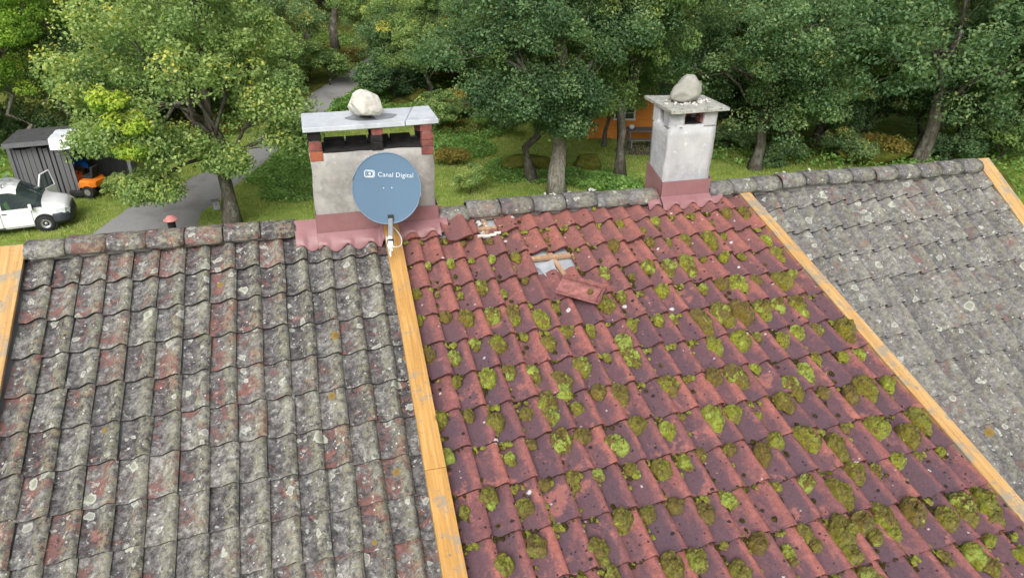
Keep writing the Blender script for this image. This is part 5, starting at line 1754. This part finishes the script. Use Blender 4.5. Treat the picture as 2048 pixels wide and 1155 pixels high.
# bumper wrapping the nose, grille, lamps
plan = [(-0.62, -0.975), (-0.30, -0.955), (-0.10, -0.84), (0.02, -0.60), (0.055, -0.25), (0.06, 0.0), (0.055, 0.25), (0.02, 0.60), (-0.10, 0.84), (-0.30, 0.955), (-0.62, 0.975)]
m = MB()
prof_ = [(0.30, -0.03), (0.26, 0.0), (0.40, 0.03), (0.56, 0.025), (0.66, 0.0), (0.70, -0.04)]
v_, f_ = [], []
for (x, y) in plan:
    n_ = Vector((x + 0.9, y * 0.9, 0)).normalized()
    for z, o_ in prof_:
        zz_ = z + (0.02 if x < -0.2 else 0)
        v_.append((x + n_.x * o_, y + n_.y * o_ * 0.6, zz_))
k_ = len(prof_)
for i in range(len(plan) - 1):
    for j in range(k_ - 1):
        a = i * k_ + j
        f_.append((a, a + k_, a + k_ + 1, a + 1))
f_.append(tuple(range(k_))); f_.append(tuple(range((len(plan) - 1) * k_, len(plan) * k_))[::-1])
m.raw(v_, f_)
bu = lpart('bumper', m, 'bumper', van, True)
m = MB(); m.box((0.0, 0, 0.775), (0.06, 1.0, 0.10), None, 0.01); lpart('grille', m, 'bumper', van)
for s_ in (-1, 1):
    m = MB()
    m.raw([(-0.03, s_ * 0.60, 0.70), (-0.20, s_ * 0.885, 0.68), (-0.52, s_ * 0.957, 0.80), (-0.50, s_ * 0.93, 0.90), (-0.18, s_ * 0.86, 0.885), (-0.01, s_ * 0.62, 0.81),
           (-0.10, s_ * 0.55, 0.70), (-0.26, s_ * 0.82, 0.68), (-0.52, s_ * 0.90, 0.80), (-0.50, s_ * 0.87, 0.90), (-0.24, s_ * 0.80, 0.885), (-0.08, s_ * 0.57, 0.81)],
          [(0, 1, 4, 5), (1, 2, 3, 4), (11, 10, 7, 6), (10, 9, 8, 7), (5, 4, 10, 11), (4, 3, 9, 10), (0, 6, 7, 1), (1, 7, 8, 2)])
    m.v = [v + Vector((0.035, s_ * 0.018, 0)) for v in m.v]
    lpart('headlight', m, 'lamp', van)
    # mirror
    m = MB(); m.box((-1.28, s_ * 1.10, 1.14), (0.12, 0.22, 0.24), (0, 0, s_ * -0.2), 0.03)
    mo = lpart('mirror', m, 'van_white', van)
    m = MB(); m.box((-1.27, s_ * 1.0, 1.03), (0.10, 0.26, 0.07), None, 0.02); lpart('mirror_arm', m, 'bumper', mo)
    # sill moulding and door seams
    m = MB(); m.box((-3.3, s_ * 0.965, 0.33), (1.9, 0.02, 0.06)); lpart('sill_strip', m, 'bumper', van)
    if s_ < 0:
        m = MB(); m.box((-1.32, -0.963, 0.70), (0.012, 0.012, 0.78)); m.box((-2.40, -0.963, 0.72), (0.012, 0.012, 0.84)); m.box((-1.86, -0.965, 0.34), (1.08, 0.012, 0.012)); lpart('door_seam', m, 'bumper', van)
        m = MB(); m.box((-2.25, -0.975, 0.93), (0.17, 0.03, 0.03), None, 0.008); lpart('door_handle', m, 'bumper', van)
    for x in (-0.93, -3.93):
        mm_ = Matrix.Rotation(R(90), 3, 'X')
        m = MB(); m.lathe([(0.0, -0.03), (0.405, -0.03), (0.405, 0.016), (0.0, 0.016)], 32, (x, s_ * 0.955, 0.36), mm_); lpart('wheel_arch', m, 'black', van)
        wr = 0.335
        m = MB(); m.lathe([(0.18, -0.11), (0.29, -0.115), (0.325, -0.095), (wr, -0.05), (wr, 0.05), (0.325, 0.095), (0.29, 0.115), (0.18, 0.11)], 32, (x, s_ * 0.905, wr), mm_)
        wh = lpart('tyre', m, 'black', van, True)
        m = MB(); m.lathe([(0.0, 0.075 * 1), (0.05, 0.085), (0.06, 0.06), (0.10, 0.055), (0.15, 0.095), (0.20, 0.112), (0.205, 0.10)], 24, (x, s_ * 0.905, wr), Matrix.Rotation(R(90 if s_ < 0 else -90), 3, 'X'))
        lpart('rim', m, 'steel', wh, True)
# far front door standing open
door = empty('door', (-1.28, 0.95, 0), R(-118)); door.parent = van
m = MB(); m.box((-0.55, 0.03, 0.72), (1.1, 0.07, 0.80), None, 0.02)
do = lpart('door_panel', m, 'van_white', door)
m = MB()
m.tube([(-0.02, 0.02, 1.10), (-0.50, -0.06, 1.72), (-1.06, -0.06, 1.75), (-1.10, 0.02, 1.12)], 0.035, 8)
lpart('window_frame', m, 'van_white', door)
m = MB(); m.raw([(-0.04, 0.02, 1.10), (-0.50, -0.055, 1.70), (-1.04, -0.055, 1.73), (-1.08, 0.02, 1.12)], [(0, 1, 2, 3)]); lpart('door_glass', m, 'glass', door)
# roof bars and ladder
for x in (-2.1, -3.2, -4.3):
    m = MB(); m.box((x, 0, 2.05), (0.06, 1.5, 0.04)); m.box((x, -0.68, 1.98), (0.06, 0.04, 0.12)); m.box((x, 0.68, 1.98), (0.06, 0.04, 0.12)); lpart('roof_bar', m, 'steel', van)
la = empty('ladder', (0, 0, 0), 0, 'aluminium ladder lying on the roof bars of the van', 'ladder')
la.location = van.matrix_basis @ Vector((0, 0, 0)); la.rotation_euler = (0, 0, VA); la.scale = (VS, VS, VS)
for y in (-0.45, -0.08):
    m = MB(); m.box((-3.35, y, 2.115), (3.3, 0.03, 0.08)); lpart('rail', m, 'steel', la)
for i in range(11):
    m = MB(); m.tube([(-1.85 - i * 0.29, -0.45, 2.115), (-1.85 - i * 0.29, -0.08, 2.115)], 0.016, 8); lpart('rung', m, 'steel', la)

# ------------------------------------------------------------------ ochre cabin
ga = G(1176, 277)                            # near corner of the two visible walls
CA = R(-14)
cabin = empty('cabin', (ga.x, ga.y, terrain(ga.x, ga.y) - 0.05), CA, 'small ochre wooden cabin behind the trees at centre right', 'cabin')
CL, CD, CH = 5.2, 3.2, 2.35
def clap(x0, x1, y, z0, z1, n_, out):
    m_ = MB()
    h_ = (z1 - z0) / n_
    for i in range(n_):
        za, zb = z0 + i * h_, z0 + (i + 1) * h_ - 0.008
        m_.raw([(x0, y, za), (x1, y, za), (x1, y, zb), (x0, y, zb), (x0, y + out * 0.035, za), (x1, y + out * 0.035, za), (x1, y + out * 0.012, zb), (x0, y + out * 0.012, zb)],
               [(4, 5, 6, 7), (0, 4, 7, 3), (1, 2, 6, 5), (0, 1, 5, 4), (3, 7, 6, 2)])
    return m_
lpart('wall_core', MB().box((CL / 2, CD / 2, CH / 2), (CL - 0.04, CD - 0.04, CH)), 'cabin', cabin)
lpart('front_cladding', clap(0.02, CL - 0.02, 0.02, 0.08, CH, 15, -1), 'cabin', cabin)
lpart('end_panel', MB().box((-0.01, CD / 2, CH / 2 + 0.04), (0.05, CD - 0.1, CH - 0.1)), 'cabin_panel', cabin)
for (x, y) in ((-0.03, -0.03), (CL, -0.03), (-0.03, CD)):
    lpart('corner_board', MB().box((x, y, CH / 2), (0.11, 0.11, CH)), 'cabin_panel', cabin)
lpart('door', MB().box((-0.045, CD - 0.35, 1.1), (0.04, 0.75, 1.9)), 'window_white', cabin)
win = lpart('window', MB().box((1.75, -0.035, 1.50), (0.92, 0.06, 0.86)), 'dark_glass', cabin)
m = MB()
for (x, z, w_, h_) in ((1.75, 1.95, 1.04, 0.07), (1.75, 1.04, 1.14, 0.09), (1.26, 1.5, 0.07, 0.95), (2.24, 1.5, 0.07, 0.95), (1.75, 1.5, 0.06, 0.86)):
    m.box((x, -0.075, z), (w_, 0.05, h_))
for z in (1.36, 1.66): m.box((1.75, -0.07, z), (0.9, 0.03, 0.03))
lpart('window_frame', m, 'window_white', win)
m = MB()
ov = 0.35
zr = CH + 1.15
m.raw([(-ov, -ov, CH - 0.12), (CL + ov, -ov, CH - 0.12), (CL + ov, CD / 2, zr), (-ov, CD / 2, zr), (-ov, CD + ov, CH - 0.12), (CL + ov, CD + ov, CH - 0.12)] +
      [(-ov, -ov, CH - 0.02), (CL + ov, -ov, CH - 0.02), (CL + ov, CD / 2, zr + 0.1), (-ov, CD / 2, zr + 0.1), (-ov, CD + ov, CH - 0.02), (CL + ov, CD + ov, CH - 0.02)],
      [(0, 3, 2, 1), (3, 4, 5, 2), (6, 7, 8, 9), (9, 8, 11, 10), (0, 1, 7, 6), (5, 4, 10, 11), (1, 2, 8, 7), (2, 5, 11, 8), (4, 3, 9, 10), (3, 0, 6, 9)])
lpart('roof', m, 'felt_dark', cabin)
m = MB(); m.raw([(0, 0, CH), (0, CD, CH), (0, CD / 2, zr - 0.05), (0.04, 0, CH), (0.04, CD, CH), (0.04, CD / 2, zr - 0.05)], [(0, 2, 1), (3, 4, 5), (0, 1, 4, 3), (1, 2, 5, 4), (2, 0, 3, 5)]); lpart('gable', m, 'cabin_panel', cabin)
# table and bench before it, with a white pot
cm = cabin.matrix_basis
def cloc(x, y): 
    p = Matrix.Rotation(CA, 3, 'Z') @ Vector((x, y, 0)) + Vector((ga.x, ga.y, 0)); p.z = terrain(p.x, p.y); return p
tb = empty('garden_table', cloc(2.5, -0.85), CA, 'dark wooden garden table under the cabin window', 'table')
for i in range(4): lpart('table_board', MB().box((0, -0.3 + i * 0.2, 0.74), (1.5, 0.185, 0.035)), 'grey_wood', tb)
for x in (-0.6, 0.6):
    for y in (-0.28, 0.28): lpart('leg', MB().box((x, y, 0.36), (0.07, 0.07, 0.72)), 'grey_wood', tb)
bn = empty('bench', cloc(2.5, -1.6), CA, 'low grey bench in front of the garden table', 'bench')
lpart('seat', MB().box((0, 0, 0.44), (1.5, 0.28, 0.04)), 'grey_wood', bn)
for x in (-0.6, 0.6): lpart('leg', MB().box((x, 0, 0.21), (0.06, 0.26, 0.42)), 'grey_wood', bn)
p = cloc(2.0, -0.85)
m = MB(); m.lathe([(0.0, 0.0), (0.09, 0.0), (0.14, 0.09), (0.12, 0.17), (0.06, 0.20), (0.0, 0.21)], 18)
props(add('pot', mesh('pot', m.v, m.f, True), 'window_white', None, (p.x, p.y, p.z + 0.758)), 'round white pot on the garden table by the cabin', 'pot')
p = cloc(4.3, -0.7)
tr_ = empty('planter', p, CA, 'pale flower trough at the foot of the cabin wall', 'planter')
lpart('trough', MB().box((0, 0, 0.12), (0.75, 0.25, 0.2), None, 0.02), 'window_white', tr_)
a_ = add('plant', SH[3][1], None, tr_, (0, 0, 0.15)); a_.scale = (0.22, 0.14, 0.24)
# trodden earth before the cabin
n = 30; c0_ = cloc(3.4, -1.5)
vv = [(c0_.x + 2.6 * math.cos(a) * (1 + 0.15 * mnoise.noise(Vector((math.cos(a), math.sin(a), 5)))), c0_.y + 1.25 * math.sin(a), 0) for a in np.linspace(0, 2 * math.pi, n, endpoint=False)]
rings = []
me_v = [(c0_.x, c0_.y, terrain(c0_.x, c0_.y) + 0.03)]
me_f = []
for k in range(1, 6):
    for x, y, _ in vv:
        px_, py_ = c0_.x + (x - c0_.x) * k / 5, c0_.y + (y - c0_.y) * k / 5
        me_v.append((px_, py_, terrain(px_, py_) + (0.03 if k < 5 else -0.01)))
for j in range(n): me_f.append((0, 1 + j, 1 + (j + 1) % n))
for k in range(4):
    for j in range(n):
        a, b2 = 1 + k * n + j, 1 + k * n + (j + 1) % n
        me_f.append((a, a + n, b2 + n, b2))
props(add('bare_ground', mesh('bare_ground', me_v, me_f, True), 'bare_earth'), kind='structure')

# ------------------------------------------------------------------ small things outdoors
g = G(742, 118)
pk = empty('wooden_post', g, 0, 'pale weathered post leaning beside the forest track', 'post')
m = MB(); m.tube([(0, 0, -0.1), (0.03, 0, 0.8), (0.02, 0.02, 1.55)], [0.11, 0.10, 0.07], 8); lpart('stake', m, 'post', pk, True)
m = MB(); m.tube([(0.03, 0, 0.85), (-0.25, 0.05, 1.15)], [0.035, 0.02], 6); lpart('stub', m, 'post', pk, True)
# little box on the oak by the road
g = G(466, 458)
bx_ = empty('nest_box', (g.x - 0.36, g.y - 0.26, 1.02), 0.3, 'small dark nest box hung on the trunk of the road oak', 'nest box')
lpart('box', MB().box((0, 0, 0), (0.2, 0.16, 0.30), None, 0.01), 'grey_wood', bx_)
lpart('lid', MB().box((0, -0.01, 0.165), (0.25, 0.21, 0.03)), 'felt_dark', bx_)
m = MB(); m.lathe([(0, 0.0), (0.025, 0.0), (0.025, 0.012), (0, 0.012)], 12, (0, -0.081, 0.05), Matrix.Rotation(R(90), 3, 'X')); lpart('entrance_hole', m, 'black', bx_)
